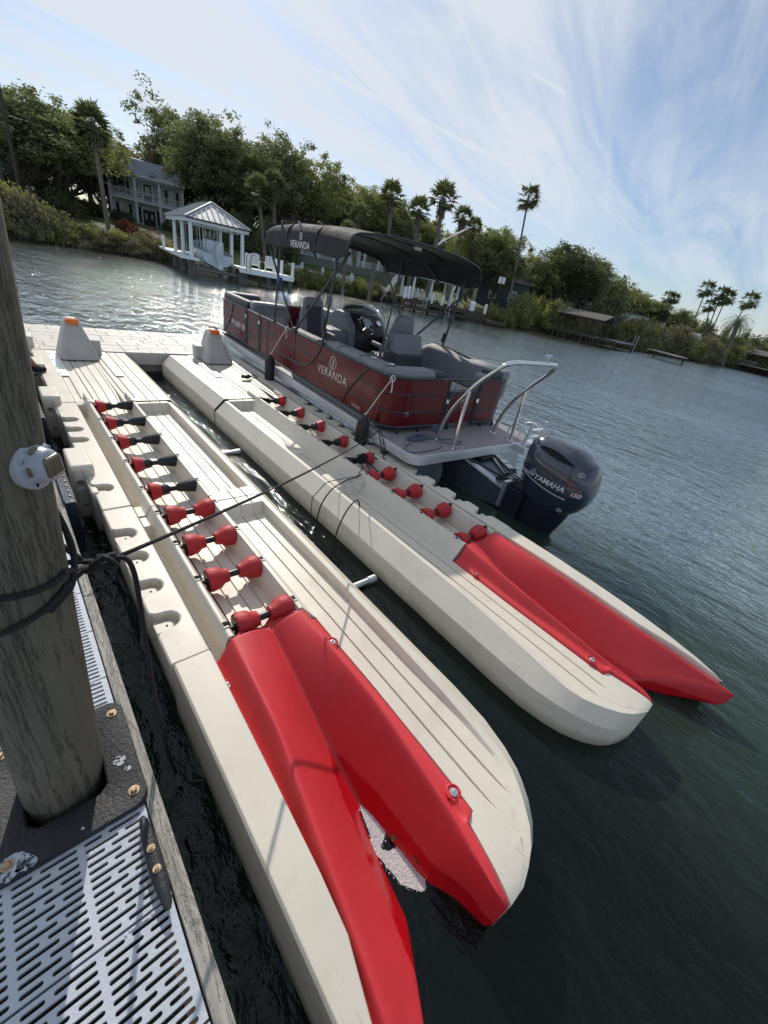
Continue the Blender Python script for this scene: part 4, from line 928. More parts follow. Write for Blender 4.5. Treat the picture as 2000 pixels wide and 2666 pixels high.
# logos and registration
LX=Matrix(((0,0,-1,XL-.004),(-1,0,0,0),(0,1,0,0),(0,0,0,1)))     # text plane facing -x, reading towards the stern
def T(y,z,x=None): 
    m=Matrix.Translation((0 if x is None else x,y,z)); return m@LX
def emblem(mx,r,mname,parent):
    b=MB()
    n=26; pts=[(r*.92*math.cos(a),r*math.sin(a),0) for a in [PI*.30+2*PI*.92*k/n for k in range(n+1)]]; b.tube([mx@Vector(p) for p in pts],r*.075,5)
    b.tube([mx@Vector(p) for p in cr_path([(-r*.62,r*.55,0),(-r*.25,r*.45,0),(-r*.12,-r*.1,0),(-r*.05,-r*.9,0)],5)],r*.06,5)
    b.tube([mx@Vector(p) for p in cr_path([(-r*.05,-r*.9,0),(r*.15,-r*.1,0),(r*.30,r*.55,0),(r*.75,r*.62,0)],5)],r*.075,5)
    b.tube([mx@Vector(p) for p in cr_path([(-r*.05,-r*.9,0),(-r*.05,-r*.1,0),(r*.05,r*.30,0),(r*.25,r*.35,0)],5)],r*.045,5)
    return build('emblem',b,mname,parent)
emblem(T(2.14,1.165),.092,'silver_text',bt)
def serif(name,s,size,mx,m,parent,space=1.05):
    o=text(name,s,size,mx,m,parent,offset=0.0,space=space); return o
serif('lettering','VERANDA',.172,T(2.15,.985),'silver_text',bt,1.12)
serif('registration_lettering','PA 6381 EB',.15,T(6.02,.965)@Matrix.Translation((-.0,0,0)),'white_text',bt,1.05)
b=MB(); b.box(XL-.006,XL-.003,5.63,5.665,.905,1.0); b.box(XL-.006,XL-.003,7.0,7.05,1.18,1.21); build('registration_sticker',b,'label_white',bt)
serif('model_lettering','VR22RC',.062,T(1.42,.745),'silver_text',bt,1.1)
for y in (1.12,6.85): 
    b=MB(); b.box(-.008,-.0005,y-.15,y+.15,.50,.575); pbx=build('end_plate',b,'alu',bt); emblem(Matrix.Translation((-.0105,y,.537))@LX@Matrix.Translation((0,0,XL-.004)) if False else Matrix(((0,0,-1,-.0095),(-1,0,0,y),(0,1,0,.537),(0,0,0,1))),.022,'dash_black',pbx)
MT=lambda x,y,z:Matrix(((1,0,0,x),(0,0,-1,y),(0,1,0,z),(0,0,0,1)))   # plane facing -y
emblem(MT(1.55,.722,.99),.07,'silver_text',bt)
# ---- seats
def cushion(name,pl,z0,z1,m,parent=bt,bv=.05,loc=None):
    b=MB(); b.prism(pl,z0,z1); o=build(name,b,m,parent,bevel=bv,seg=4); return o
def cbox(name,x0,x1,y0,y1,z0,z1,m,bv=.04,parent=bt,mx=None):
    b=MB(); b.box(x0,x1,y0,y1,z0,z1,mx); return build(name,b,m,parent,bevel=bv,seg=4)
# port lounge: backrest along the rail, wraps the stern corner
bw=.20
cbox('lounge_back',.10,.30,2.42,3.60,1.08,1.37,'seat_dark')
q=fpath([(.20,2.44),(.20,.88),(.86,.88)],.26); b=MB(); rings=[]
for i,p in enumerate(q):
    d=(q[min(i+1,len(q)-1)]-q[max(i-1,0)]).normalized(); n_=Vector((-d.y,d.x,0)); 
    wv=.15 if p.y<1.6 else .11
    c=p+n_*(wv-.10); ring_=[]
    for a,zz_ in ((-1,1.06),(-1,1.37),(-.8,1.42),(.75,1.42),(1,1.36),(1,1.06)):
        P_=c+n_*wv*a; ring_.append((P_.x,P_.y,zz_))
    rings.append(ring_)
b.loft(rings,True,True); build('lounge_back',b,'seat_grey',bt,smooth=True,ang=50,bevel=.03,seg=3)
for x,y in ((.24,1.40),(.30,1.08)):
    b=MB(); b.lathe([(.030,1.422),(.045,1.424),(.045,1.432),(.040,1.434),(.036,1.428),(.0,1.40)],20,Matrix.Translation((x,y,0))); build('cup_holder',b,'chrome',bt,smooth=True)
cbox('lounge_back',.84,1.06,.78,1.06,1.06,1.42,'seat_dark',.05)
cbox('lounge_seat',.10,.72,1.0,3.6,.80,1.03,'seat_grey'); cbox('seat_base',.12,.68,1.0,3.55,.60,.81,'seat_light',.01)
cbox('lounge_seat',.36,1.08,.80,1.6,.85,1.10,'seat_dark'); cbox('lounge_seat',1.12,1.84,.84,1.45,.86,1.10,'seat_dark'); cbox('seat_base',1.10,1.86,.80,1.45,.60,.87,'seat_light',.01)
cbox('lounge_seat',1.25,1.80,.95,1.30,1.09,1.13,'seat_grey',.02)
# starboard lounge
b=MB(); prof=[(2.86,1.40,.10),(2.6,1.50,.13),(2.1,1.50,.14),(1.7,1.44,.14),(1.45,1.49,.15),(1.1,1.50,.15),(.82,1.47,.13)]
b.loft([[(2.62-w_*2,y,1.02),(2.62-w_*1.7,y,z-.07),(2.62-w_*1.2,y,z),(2.60,y,z-.01),(2.62,y,z-.12),(2.62,y,1.02)] for y,z,w_ in prof],True,True)
build('lounge_back',b,'seat_grey',bt,smooth=True,ang=60,bevel=.02,seg=3)
b=MB(); b.loft([[(2.61-w_,y,z+.006),(2.63,y,z+.006),(2.625,y,z-.10)] for y,z,w_ in ((2.7,1.47,.05),(2.3,1.508,.12),(1.95,1.49,.10),(1.72,1.45,.03))],False); build('lounge_trim',b,'seat_dark',bt,smooth=True,bevel=.0)
cbox('lounge_seat',1.95,2.55,.85,2.5,.80,1.06,'seat_dark'); cbox('seat_base',1.98,2.55,.85,2.5,.60,.81,'seat_light',.01)
cbox('lounge_back',2.05,2.42,.79,1.0,1.06,1.46,'seat_dark',.06); cbox('lounge_back',1.88,2.12,.80,.98,1.06,1.40,'seat_grey',.05); cbox('lounge_back',2.40,2.60,.78,1.05,1.06,1.47,'seat_grey',.06)
# rear-facing lounge backrest amidships
Mx=Matrix.Translation((1.80,2.45,1.05))@Matrix.Rotation(R_(-16),4,'X')
cbox('lounge_back',-.33,.33,-.08,.08,.20,.58,'seat_grey',.05,mx=Mx); cbox('lounge_back',-.31,.31,-.09,.09,.0,.24,'seat_dark',.05,mx=Mx)
cbox('lounge_seat',1.48,2.12,1.75,2.42,.84,1.07,'seat_dark')
cbox('arm_post',1.38,1.52,2.42,2.62,.62,1.31,'seat_dark',.03); b=MB(); b.lathe([(.045,1.312),(.05,1.316),(.045,1.32),(.038,1.318),(.0,1.28)],18,Matrix.Translation((1.45,2.52,0))); build('cup_holder',b,'chrome',bt,smooth=True)
# swivel chairs
def chair(x,y,rz,name,seat_z=1.08):
    g=Matrix.Translation((x,y,0))@Matrix.Rotation(R_(rz),4,'Z')
    b=MB(); b.box(-.27,.27,-.24,.26,seat_z-.14,seat_z,g); o=build('swivel_seat',b,'seat_grey',bt,bevel=.06,seg=4)
    b=MB(); b.box(-.24,.24,-.22,.27,seat_z-.17,seat_z-.10,g); build('seat_skirt',b,'seat_dark',o,bevel=.03)
    r=g@Matrix.Translation((0,-.27,seat_z))@Matrix.Rotation(R_(12),4,'X')
    b=MB(); rings=[]
    for z,w_,t_ in ((-.05,.24,.07),(.2,.27,.085),(.45,.255,.08),(.58,.21,.075),(.70,.19,.07),(.76,.14,.05)):
        rings.append([(w_*math.copysign(abs(math.cos(a))**.5,math.cos(a)),t_*math.copysign(abs(math.sin(a))**.7,math.sin(a)),z) for a in [2*PI*k/20 for k in range(20)]])
    b.loft(rings,True,True,r); build('swivel_back',b,'seat_grey',o,smooth=True,ang=80)
    b=MB(); b.box(-.15,.15,.05,.088,.02,.60,r); build('back_inset',b,'seat_dark',o,bevel=.02)
    for s in (-1,1):
        b=MB(); b.box(s*.28-.035,s*.28+.035,-.22,.14,seat_z+.13,seat_z+.20,g); b.box(s*.28-.02,s*.28+.02,-.26,-.18,seat_z-.05,seat_z+.16,g); build('armrest',b,'seat_grey',o,bevel=.025,seg=3)
    b=MB(); b.lathe([(.15,.60),(.14,.62),(.04,.64),(.04,seat_z-.15)],16,g); build('pedestal',b,'chrome',o,smooth=True)
chair(1.92,3.18,-8,'helm',1.13); chair(.86,4.02,172,'pass',1.08)
# bow seating
cbox('bow_seat_back',.12,.92,5.36,5.52,.66,1.49,'seat_grey',.05); cbox('bow_panel_inset',.30,.80,5.350,5.40,.72,1.28,'seat_light',.015); cbox('bow_seat_back',.14,.90,5.36,5.60,1.36,1.51,'seat_grey',.06)
cbox('bow_seat',.12,.75,5.55,7.0,.80,1.08,'seat_grey'); 
b=MB(); q=fpath([(.20,5.6),(.20,7.05),(.95,7.05)],.22); rings=[]
for i,p in enumerate(q):
    d=(q[min(i+1,len(q)-1)]-q[max(i-1,0)]).normalized(); n_=Vector((d.y,-d.x,0)); rings.append([tuple((p+n_*a*.11).to_2d())+(z,) for a,z in ((-1,1.08),(-1,1.42),(-.6,1.475),(.6,1.475),(1,1.42),(1,1.08))])
b.loft(rings,True,True); build('bow_cushion',b,'seat_dark',bt,smooth=True,ang=60,bevel=.02)
cbox('bow_seat_back',2.28,2.52,5.0,7.05,1.05,1.46,'seat_grey',.05); cbox('bow_seat',1.9,2.5,5.0,7.0,.80,1.08,'seat_dark'); cbox('bow_seat_back',1.75,2.50,4.95,5.15,1.0,1.48,'seat_grey',.05)
cbox('bow_cushion',.42,.95,6.95,7.12,1.08,1.47,'seat_dark',.05)
# console
b=MB(); b.prism([(3.95,.60),(3.95,1.02),(4.02,1.42),(4.30,1.66),(4.62,1.66),(4.90,1.50),(4.95,.60)],1.55,2.50,Matrix(((0,0,1,0),(1,0,0,0),(0,1,0,0),(0,0,0,1)))); cs=build('helm_console',b,'seat_grey',bt,bevel=.03,seg=3)
b=MB(); b.prism([(3.93,1.0),(4.00,1.40),(4.27,1.66),(4.40,1.70),(4.40,1.0)],1.68,2.42,Matrix(((0,0,1,0),(1,0,0,0),(0,1,0,0),(0,0,0,1)))); build('dashboard',b,'dash_black',cs,bevel=.02)
dn=Vector((0,-.26,.25)).normalized(); 
b=MB(); b.lathe([(.055,0),(.058,.012),(.045,.014),(.043,.008),(0,.008)],20,Matrix.Translation((1.80,4.12,1.535))@dn.to_track_quat('Z','Y').to_matrix().to_4x4()); b.lathe([(.055,0),(.058,.012),(.045,.014),(.043,.008),(0,.008)],20,Matrix.Translation((2.32,4.12,1.535))@dn.to_track_quat('Z','Y').to_matrix().to_4x4()); build('gauge',b,'chrome',cs,smooth=True)
g=Matrix.Translation((2.03,4.125,1.545))@dn.to_track_quat('Z','Y').to_matrix().to_4x4(); b=MB(); b.box(-.11,.11,-.08,.08,0,.012,g); build('plotter_screen',b,'screen_grey',cs)
b=MB(); rings=[]
for k in range(9):
    a=PI*k/8; x=2.04-.46*math.cos(a); rings.append([(x,4.34-.10*math.sin(a)*0,1.66),(x+.01*math.cos(a),4.44,1.68+.17*math.sin(a)**.6)])
b.loft(rings); wsd=build('windshield',b,'windshield',cs,smooth=True,ang=80); so_=wsd.modifiers.new('s','SOLIDIFY'); so_.thickness=.006
wc=Vector((1.84,3.84,1.50)); wa=Vector((0,-.80,.55)).normalized(); g=Matrix.Translation(wc)@wa.to_track_quat('Z','Y').to_matrix().to_4x4()
b=MB(); b.tube([g@Vector((.18*math.cos(2*PI*k/32),.18*math.sin(2*PI*k/32),0)) for k in range(32)],.016,8,closed=True); sw=build('steering_wheel',b,'dash_black',bt,smooth=True)
b=MB(); b.lathe([(.045,-.02),(.045,.01),(.02,.014),(0,.014)],16,g)
for a in (R_(90),R_(215),R_(325)): b.beam(g@Vector((0,0,0)),g@Vector((.17*math.cos(a),.17*math.sin(a),0)),.035,.012)
build('wheel_spoke',b,'silver_text',sw,bevel=.003); b=MB(); b.tube([wc,wc-wa*.22],.03,10); build('wheel_shaft',b,'dash_black',sw)
b=MB(); b.box(2.36,2.50,3.30,3.62,1.25,1.42); b.tube(cr_path([(2.40,3.48,1.40),(2.38,3.42,1.52),(2.36,3.34,1.60)],4),.016,8); b.box(2.28,2.40,3.30,3.35,1.58,1.62); build('throttle',b,'dash_black',bt,bevel=.006); cbox('helm_side_box',2.34,2.56,2.95,3.95,.62,1.33,'seat_grey',.04)
# low side pod between console and lounge
cbox('console_pod',1.15,1.62,4.05,4.7,.62,1.34,'seat_grey',.08)
# ---- canopy
cyF,cyR=4.66,1.98
def czt(k): return 2.97+.06*math.sin(PI*(k*.9+.05))
ss=[(-.02,-.42),(-.005,-.30),(.02,-.17),(.09,-.085),(.25,-.04),(.7,.012),(1.33,.03),(1.96,.012),(2.41,-.04),(2.57,-.085),(2.64,-.17),(2.67,-.30),(2.68,-.42)]
b=MB(); rings=[]
for j in range(13):
    k=j/12; y=lerp(cyF,cyR,k); drop=-.035*math.sin(PI*3*k)**2; z0=lerp(2.86,2.88,k)+.06*math.sin(PI*k)
    if j==0: z0-=.05
    edge=0 if 0<j<12 else .0
    rings.append([(x,y+(.07 if (z<-.2 and j==0) else 0)*0,z0+z*(1. if z>-.1 else (1.0 if .1<k<.93 else .86))+(drop if abs(x-1.33)<1.2 else 0)) for x,z in ss])
b.loft(rings)
# front valance
fr_r=rings[0]; b.loft([fr_r,[(x,y+.02,z-.09) for x,y,z in fr_r]])
cn=build('canopy',b,'canvas',bt,smooth=True,ang=180); s_=cn.modifiers.new('s','SOLIDIFY'); s_.thickness=.008; su=cn.modifiers.new('sub','SUBSURF'); su.levels=1; su.render_levels=1
def hoop(y0,yt,zb,tilt=0,r=.014,zo=-.02):
    return [(x,yt,2.90+.03+z*.95+zo) for x,z in ss[1:-1]]
b=MB()
for yy,dz in ((4.62,-.06),(3.75,-.02),(2.85,-.02),(2.0,-.05)): b.tube(cr_path([(x,yy,2.895+z*.95+dz+.02) for x,z in ss[1:-1]],4),.013,7)
build('canopy_bow',b,'dash_black',cn,smooth=True)
b=MB(); b.box(1.30,1.42,2.2,2.24,2.82,2.86); build('dome_light',b,'label_white',cn)
# canopy poles
for x in (.055,2.625):
    for a,c in (((3.42,1.35),(4.62,2.60)),((3.42,1.35),(2.02,2.58)),((4.2,1.35),(4.05,2.85)),((2.48,1.35),(2.30,2.62)),((2.9,2.45),(3.5,2.86))):
        b=MB(); b.beam((x,a[0],a[1]),(x,c[0],c[1]),.028,.028)
        if a[0]==3.42 and c[0]>4: b.box(x-.03,x+.03,3.36,3.48,1.33,1.41)
        if a[0] in (4.2,2.48): b.box(x-.022,x+.022,a[0]-.025,a[0]+.025,1.335,1.375)
        if a[0]==2.48: b.box(x-.028,x+.028,2.36,2.46,1.90,2.02); b.box(x-.028,x+.028,2.28,2.36,2.35,2.45); b.beam((x,2.50,1.55),(x,2.47,1.72),.05,.04)
        build('canopy_pole',b,'rail_dark',cn,bevel=.004)
b=MB(); b.beam((.04,4.06,1.98),(.04,3.98,2.06),.05,.03) ; b.beam((.055,3.78,1.73),(.055,3.89,1.84),.032,.032); build('pole_sleeve',b,'tar_blue',cn)
emblem(Matrix.Translation((0,0,0))@Matrix(((0,0,-1,-.012),(-1,0,0,3.27),(0,1,0,2.675),(0,0,0,1))),.045,'white_text',cn)
text('lettering','VERANDA',.13,Matrix(((0,0,-1,-.03),(-1,0,0,3.26),(0,1,0,2.565),(0,0,0,1))),'white_text',cn,space=1.05)
b=MB(); b.tube([(1.55,1.98,2.93),(1.55,1.90,3.0)],.03,8); b.tube([(1.55,1.92,2.99),(1.62,1.60,3.16)],.016,8); ml=build('stern_light_mast',b,'chrome',cn,smooth=True)
b=MB(); b.lathe([(.024,0),(.024,.05),(.0,.055)],12,Matrix.Translation((1.62,1.59,3.15))); build('mast_light',b,'label_white',ml,smooth=True)
# ---- ski arch
b=MB()
def arch(x0,x1,s):
    return cr_path([(x0,.42,.60),(x0,.36,.90),(x0+s*.01,.22,1.20),(x0+s*.02,.02,1.48),(x0+s*.04,-.16,1.68),(x0+s*.09,-.26,1.79),(x0+s*.20,-.30,1.83)],6)
A1=arch(.79,0,1); A2=arch(2.07,0,-1); b.tube(A1+[Vector((1.2,-.31,1.835)),Vector((1.66,-.31,1.835))]+A2[::-1],.027,12)
ar=build('tow_arch',b,'chrome',bt,smooth=True)
for x,s in ((.79,1),(2.07,-1)):
    b=MB(); b.tube([(x-s*.01,.08,.60),(x,.09,1.05),(x+s*.012,.09,1.38)],.024,12); b.lathe([(.045,.60),(.045,.608),(.0,.608)],16,Matrix.Translation((x-s*.01,.08,0))); build('arch_leg',b,'chrome',ar,smooth=True)
    b=MB(); b.lathe([(.045,.60),(.045,.608),(.0,.608)],16,Matrix.Translation((x,.42,0))); build('foot_plate',b,'chrome',ar,smooth=True)
b=MB(); b.tube([(1.62,-.31,1.85),(1.62,-.31,1.93)],.010,8); b.tube([(1.56,-.31,1.935),(1.68,-.31,1.935)],.013,8); b.lathe([(.02,1.85),(.022,1.862),(0,1.863)],12,Matrix.Translation((1.62,-.31,0))); build('tow_pin',b,'chrome',ar,smooth=True)
# ladder at the stern
b=MB()
for x in (2.16,2.50):
    b.tube(cr_path([(x,.22,.60),(x,.20,.78),(x,.12,.86),(x,-.02,.86),(x,-.10,.78),(x,-.12,.60)],5),.013,8)
    b.beam((x+.0,-.10,.56),(x+.0,-.16,.98),.05,.035); 
for k in range(3): b.beam((2.16,-.11-.02*k,.62+.12*k),(2.50,-.11-.02*k,.62+.12*k),.05,.02)
b.box(2.10,2.14,-.2,.05,.50,.60); b.box(2.52,2.56,-.2,.05,.50,.60)
build('boarding_ladder',b,'alu',bt,bevel=.003)
# cleats
for (x,y) in ((.05,.66),(.05,6.9)):
    b=MB(); b.tube([(x,y-.08,.635),(x,y-.03,.63),(x,y+.03,.63),(x,y+.08,.635)],.009,8); b.box(x-.012,x+.012,y-.03,y+.03,.60,.632); build('deck_cleat',b,'galv',bt,smooth=True)
# ---- outboard motor
b=MB(); rings=[]; CX=1.33
SE=[(.36,-1.16,.24,.135),(.40,-1.17,.30,.165),(.50,-1.185,.38,.215),(.62,-1.19,.43,.245),(.76,-1.19,.45,.262),(.90,-1.175,.445,.262),(1.00,-1.155,.425,.25),(1.08,-1.13,.385,.225),(1.14,-1.10,.32,.185),(1.18,-1.07,.235,.135),(1.20,-1.04,.13,.075),(1.205,-1.03,.02,.012)]
SE=[(z-.05,yc,hl*1.03,hw*1.10) for z,yc,hl,hw in SE]
for z,yc,hl,hw in SE:
    rings.append([(CX+hw*math.copysign(abs(math.cos(a))**.72,math.cos(a)),yc+hl*math.copysign(abs(math.sin(a))**.80,math.sin(a)),z) for a in [2*PI*k/40 for k in range(40)]])
b.loft(rings,True,True); mo=build('outboard_motor',b,'cowl',bt,smooth=True,ang=180)
b=MB(); rings=[]
for z,yc,hl,hw in ((-.85,-1.12,.20,.02),(-.55,-1.10,.15,.05),(-.2,-1.10,.22,.11),(.0,-1.12,.26,.14),(.15,-1.14,.29,.165),(.28,-1.16,.31,.178),(.36,-1.165,.32,.18)):
    rings.append([(CX+hw*math.cos(a),yc+hl*math.copysign(abs(math.sin(a))**.85,math.sin(a)),z) for a in [2*PI*k/28 for k in range(28)]])
b.loft(rings,True,True); b.box(CX-.09,CX+.09,-1.0,-.66,.02,.38); b.box(CX-.16,CX-.10,-.92,-.66,-.05,.36); b.box(CX+.10,CX+.16,-.92,-.66,-.05,.36); 
b.box(CX-.14,CX+.14,-1.35,-.95,-.30,-.285)
build('drive_leg',b,'cowl_low',mo,smooth=True,ang=40,bevel=.01)
b=MB(); rings=[]
for k in range(15):
    a=PI*k/14; rings.append([(CX-.095-.045*math.sin(a)-q_*.02,lerp(-.88,-1.38,k/14),1.155+.012*math.sin(a)-q_*.04*math.sin(a)-.06*max(0,k/14-.55)) for q_ in (0,1)])
# air intake: dark lens-shaped scoop on the shoulder
b=MB(); n=20; up_=[]; lo_=[]
def cs_(y,z,sgn=-1):
    # point on the cowl surface at height z and length position y
    for (z0,yc0,hl0,hw0),(z1,yc1,hl1,hw1) in zip(SE,SE[1:]):
        if z0<=z<=z1:
            k=(z-z0)/(z1-z0); yc=lerp(yc0,yc1,k);hl=lerp(hl0,hl1,k);hw=lerp(hw0,hw1,k)
            s=min(.999,abs((y-yc)/hl))**(1/.80); c=math.sqrt(max(0,1-s*s))**.72; return Vector((CX+sgn*hw*c,y,z))
    return Vector((CX,y,z))
for k in range(n+1):
    q_=k/n; y=lerp(-.92,-1.40,q_); th=.035*math.sin(PI*q_)**.6; zc=1.035-.05*q_**2
    up_.append(cs_(y,zc+th)+Vector((-.004,0,.004))); lo_.append(cs_(y,zc-th)+Vector((-.006,0,.003)))
b.loft([up_,lo_]); build('air_intake',b,'dark_hole',mo)
b=MB(); b.tube([p+Vector((-.002,0,.002)) for p in up_],.008,6); build('intake_rim',b,'cowl',mo,smooth=True)
def side_text(s,yc,zc,size,m,name='lettering',shear=.25):
    o=text(name,s,size,Matrix.Identity(4),m,mo,offset=.002,shear=shear,ext=0.)
    for v in o.data.vertices:
        y=yc-v.co.x; z=zc+v.co.y-.0*v.co.x; p=cs_(y,z); v.co=p+Vector((-.004,0,0))
    return o
side_text('YAMAHA',-1.215,.70,.098,'label_white'); side_text('150',-1.535,.69,.072,'label_white'); side_text('FOURSTROKE',-.895,.70,.035,'silver_text')
def disc(y,z,r,m='label_white'):
    b=MB(); c=cs_(y,z); pts=[cs_(y+r*math.cos(2*PI*k/24),z+r*math.sin(2*PI*k/24))+Vector((-.004,0,0)) for k in range(24)]; b.tube(pts,.003,5,closed=True)
    for j in range(3):
        a=PI/2+j*2*PI/3; b.tube([cs_(y,z)+Vector((-.005,0,0)),cs_(y+r*.85*math.cos(a),z+r*.85*math.sin(a))+Vector((-.005,0,0))],.003,4)
    build('round_emblem',b,m,mo)
disc(-.985,.735,.034); disc(-1.50,.93,.026); disc(-1.43,.43,.026)
b=MB(); b.loft([[cs_(lerp(-.80,-1.46,k/16),.60+.10*(1-k/16)**2-.01+d)+Vector((-.004,0,0)) for k in range(17)] for d in (0,.016)]); build('stripe',b,'silver_text',mo)
b=MB(); b.box(CX-.30,CX-.262,-.86,-.80,.60,.66); build('side_label',b,'label_white',mo,bevel=.002)
# ================================================================ fenders, ropes on the boat
BM=Matrix.Translation((3.47,3.0,0))@Matrix.Rotation(-BA,4,'Z')
def fender(y,zt,zb,ytop,lab,x=-.11):
    c=BM@Vector((x,y,0)); r=thing('fender',lab,'fender',(c.x,c.y,zb),-BA,'black fenders hung from the pontoon boat'); L_=zt-zb
    b=MB(); pr_=[(.02,L_),(.028,L_-.03),(.055,L_-.06),(.082,L_-.11),(.086,L_-.2),(.086,.14),(.08,.07),(.05,.03),(.028,.01),(.02,0)]
    b.loft([[( (q_*(1+.035*(k%2 if .06<z<L_-.06 else 0)))*math.cos(2*PI*k/32),(q_*(1+.035*(k%2 if .06<z<L_-.06 else 0)))*math.sin(2*PI*k/32),z) for k in range(32)] for q_,z in pr_],True,True)
    build('fender_body',b,'black_rubber',r,smooth=True,ang=60)
    b=MB(); top=Vector((.11+.03,ytop-y,1.345-zb)); b.tube([(0,0,L_-.02),top*.5+Vector((0,0,(L_)*.5+.0)),top],.007,7); b.tube(cr_path([top+Vector(q_) for q_ in ((-.02,.02,-.01),(0,.01,.03),(.04,0,.02),(.04,0,-.03),(0,-.01,-.03),(-.02,-.02,.02),(-.01,-.04,-.10),(-.02,-.05,-.16))],4),.007,6)
    b.tube([(0,.02,L_-.02),(0,0,L_+.02),(0,-.02,L_-.02)],.008,6)
    build('fender_rope',b,'rope_white',r,smooth=True)
fender(3.95,.845,.31,3.66,'black ribbed fender hanging amidships on the red boat near the registration letters')
fender(.95,.80,.31,.70,'black ribbed fender hanging at the stern corner of the red boat')
b=MB(); random.seed(14); wr=[]
for k in range(70):
    a=k*.83; wr.append((.0+.17*math.cos(a)*random.uniform(.5,1.1)+.04*math.sin(k*.2),.07*math.sin(a)*random.uniform(.4,1.1),.012+.035*random.random()+.01*(k%5)/5))
b.tube(cr_path(wr,3),.0075,6)
tail_=[(-.1,-.02,.02),(-.25,-.10,.01),(-.38,-.16,.01),(-.46,-.26,.01),(-.40,-.34,.01),(-.15,-.36,.01),(.12,-.33,.01),(.22,-.22,.06),(.30,-.05,.10),(.33,.02,.12)]
b.tube(cr_path(tail_,6),.0075,6)
b.tube(cr_path([(.12,.02,.02),(.3,-.06,.01),(.5,-.14,.01),(.62,-.26,.01),(.52,-.32,.01),(.36,-.24,.01),(.30,-.08,.02)],6),.0075,6)
kp=[(.30+.035*math.cos(a),.0+.035*math.sin(a),.08+.10*k/40) for k,a in enumerate([k*.9 for k in range(40)])]; b.tube(cr_path(kp,2),.0075,6)
c=BM@Vector((.47,.46,.602)); o=build('rope_coil',b,'rope_blue',None,smooth=True,ang=180,loc=c); tag(o,'tangled dark blue rope lying on the stern platform of the red boat','rope')
b=MB(); b.tube(cr_path([(0,0,0),(.02,-.02,-.05),(.01,-.01,-.2),(-.01,-.02,-.30)],5),.006,6); b.tube(cr_path([(0,0,0),(.0,-.02,.015),(.02,.02,.02)],4),.006,6)
tag(build('gate_cord',b,'rope_blue',None,smooth=True,loc=BM@Vector((1.20,.70,1.345))),'short cord hanging from the stern gate of the red boat','cord')
b=MB(); c=BM@Vector((.03,7.1,1.36)); b.tube(cr_path([(0,0,0),(-.06,.05,-.1),(-.14,.12,-.5),(-.2,.18,-.80),(-.26,.2,-.95)],6),.006,6)
tag(build('bow_line',b,'rope_white',None,smooth=True,loc=c),'thin white bow line hanging from the front corner of the red boat','rope')

# piping on the lounge, gate latches, snaps
b=MB()
for y in (1.0,1.55,2.1): b.tube([(.02+.06,y,1.37),(.12,y,1.425),(.30,y,1.425),(.37,y,1.37)],.004,4)
build('seat_piping',b,'seat_dark',bt,smooth=True)
for (x,y) in ((XL-.012,4.89),(XL-.012,5.56)):
    b=MB(); b.box(x-.012,x+.01,y-.03,y+.03,1.18,1.24); build('gate_latch',b,'chrome',bt,bevel=.004)
for x in (1.16,1.83):
    b=MB(); b.box(x-.03,x+.03,.70,.725,1.0,1.06); build('gate_latch',b,'chrome',bt,bevel=.004)
for y in [.9+.62*k for k in range(10)]:
    b=MB(); b.lathe([(.010,0),(.008,.006),(0,.007)],8,Matrix.Translation((XL-.0,y,ZF1+.016))); build('rail_snap',b,'chrome',bt)
# ================================================================ FAR BANK: vegetation
def leafmat(name,c1,c2,tl=.35,vs=.5):
    m=bpy.data.materials.new(name); m.use_nodes=True; t=m.node_tree; t.nodes.clear()
    g=N(t,'ShaderNodeNewGeometry'); n=N(t,'ShaderNodeTexNoise',inp={'Scale':vs,'Detail':4.,'Roughness':.7}); t.links.new(g.outputs['Position'],n.inputs[0])
    n2=N(t,'ShaderNodeTexWhiteNoise',noise_dimensions='3D'); 
    sn=N(t,'ShaderNodeVectorMath',operation='SNAP'); t.links.new(g.outputs['Position'],sn.inputs[0]); sn.inputs[1].default_value=(.5,.5,.5); t.links.new(sn.outputs[0],n2.inputs[0])
    f=math_(t,'ADD',math_(t,'MULTIPLY',ramp(t,n.outputs[0],[(.3,0.),(.7,1.)]),.6),math_(t,'MULTIPLY',n2.outputs[0],.4))
    c=ramp(t,f,[(0.,c1),(1.,c2)])
    d=N(t,'ShaderNodeBsdfDiffuse'); t.links.new(c,d.inputs[0]); tr_=N(t,'ShaderNodeBsdfTranslucent'); t.links.new(mixc(t,.5,c,(1.,1.,.35),'MULTIPLY'),tr_.inputs[0])
    gl_=N(t,'ShaderNodeBsdfGlossy',inp={'Roughness':.45}); t.links.new(mixc(t,1.,c,(.9,.9,.9),'ADD'),gl_.inputs[0]) if False else None
    mx=N(t,'ShaderNodeMixShader',inp={0:tl}); t.links.new(d.outputs[0],mx.inputs[1]); t.links.new(tr_.outputs[0],mx.inputs[2])
    gl_.inputs[0].default_value=(.5,.55,.5,1); m2=N(t,'ShaderNodeMixShader',inp={0:.05}); t.links.new(mx.outputs[0],m2.inputs[1]); t.links.new(gl_.outputs[0],m2.inputs[2])
    o=N(t,'ShaderNodeOutputMaterial'); t.links.new(m2.outputs[0],o.inputs[0]); M[name]=m
leafmat('oak_leaf',(0.100,0.124,0.061),(0.354,0.378,0.201),.45)
leafmat('oak_leaf_warm',(0.130,0.153,0.059),(0.425,0.437,0.189),.45)
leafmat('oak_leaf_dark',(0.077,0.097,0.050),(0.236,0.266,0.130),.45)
leafmat('shrub_leaf',(0.118,0.130,0.053),(0.425,0.437,0.153),.45,.9)
leafmat('shrub_leaf_dull',(0.106,0.100,0.065),(0.354,0.319,0.201),.4,.9)
leafmat('palm_leaf',(0.083,0.100,0.053),(0.260,0.283,0.142),.4,1.)
leafmat('palm_leaf_warm',(0.059,0.065,0.024),(0.201,0.195,0.071),.3,1.)
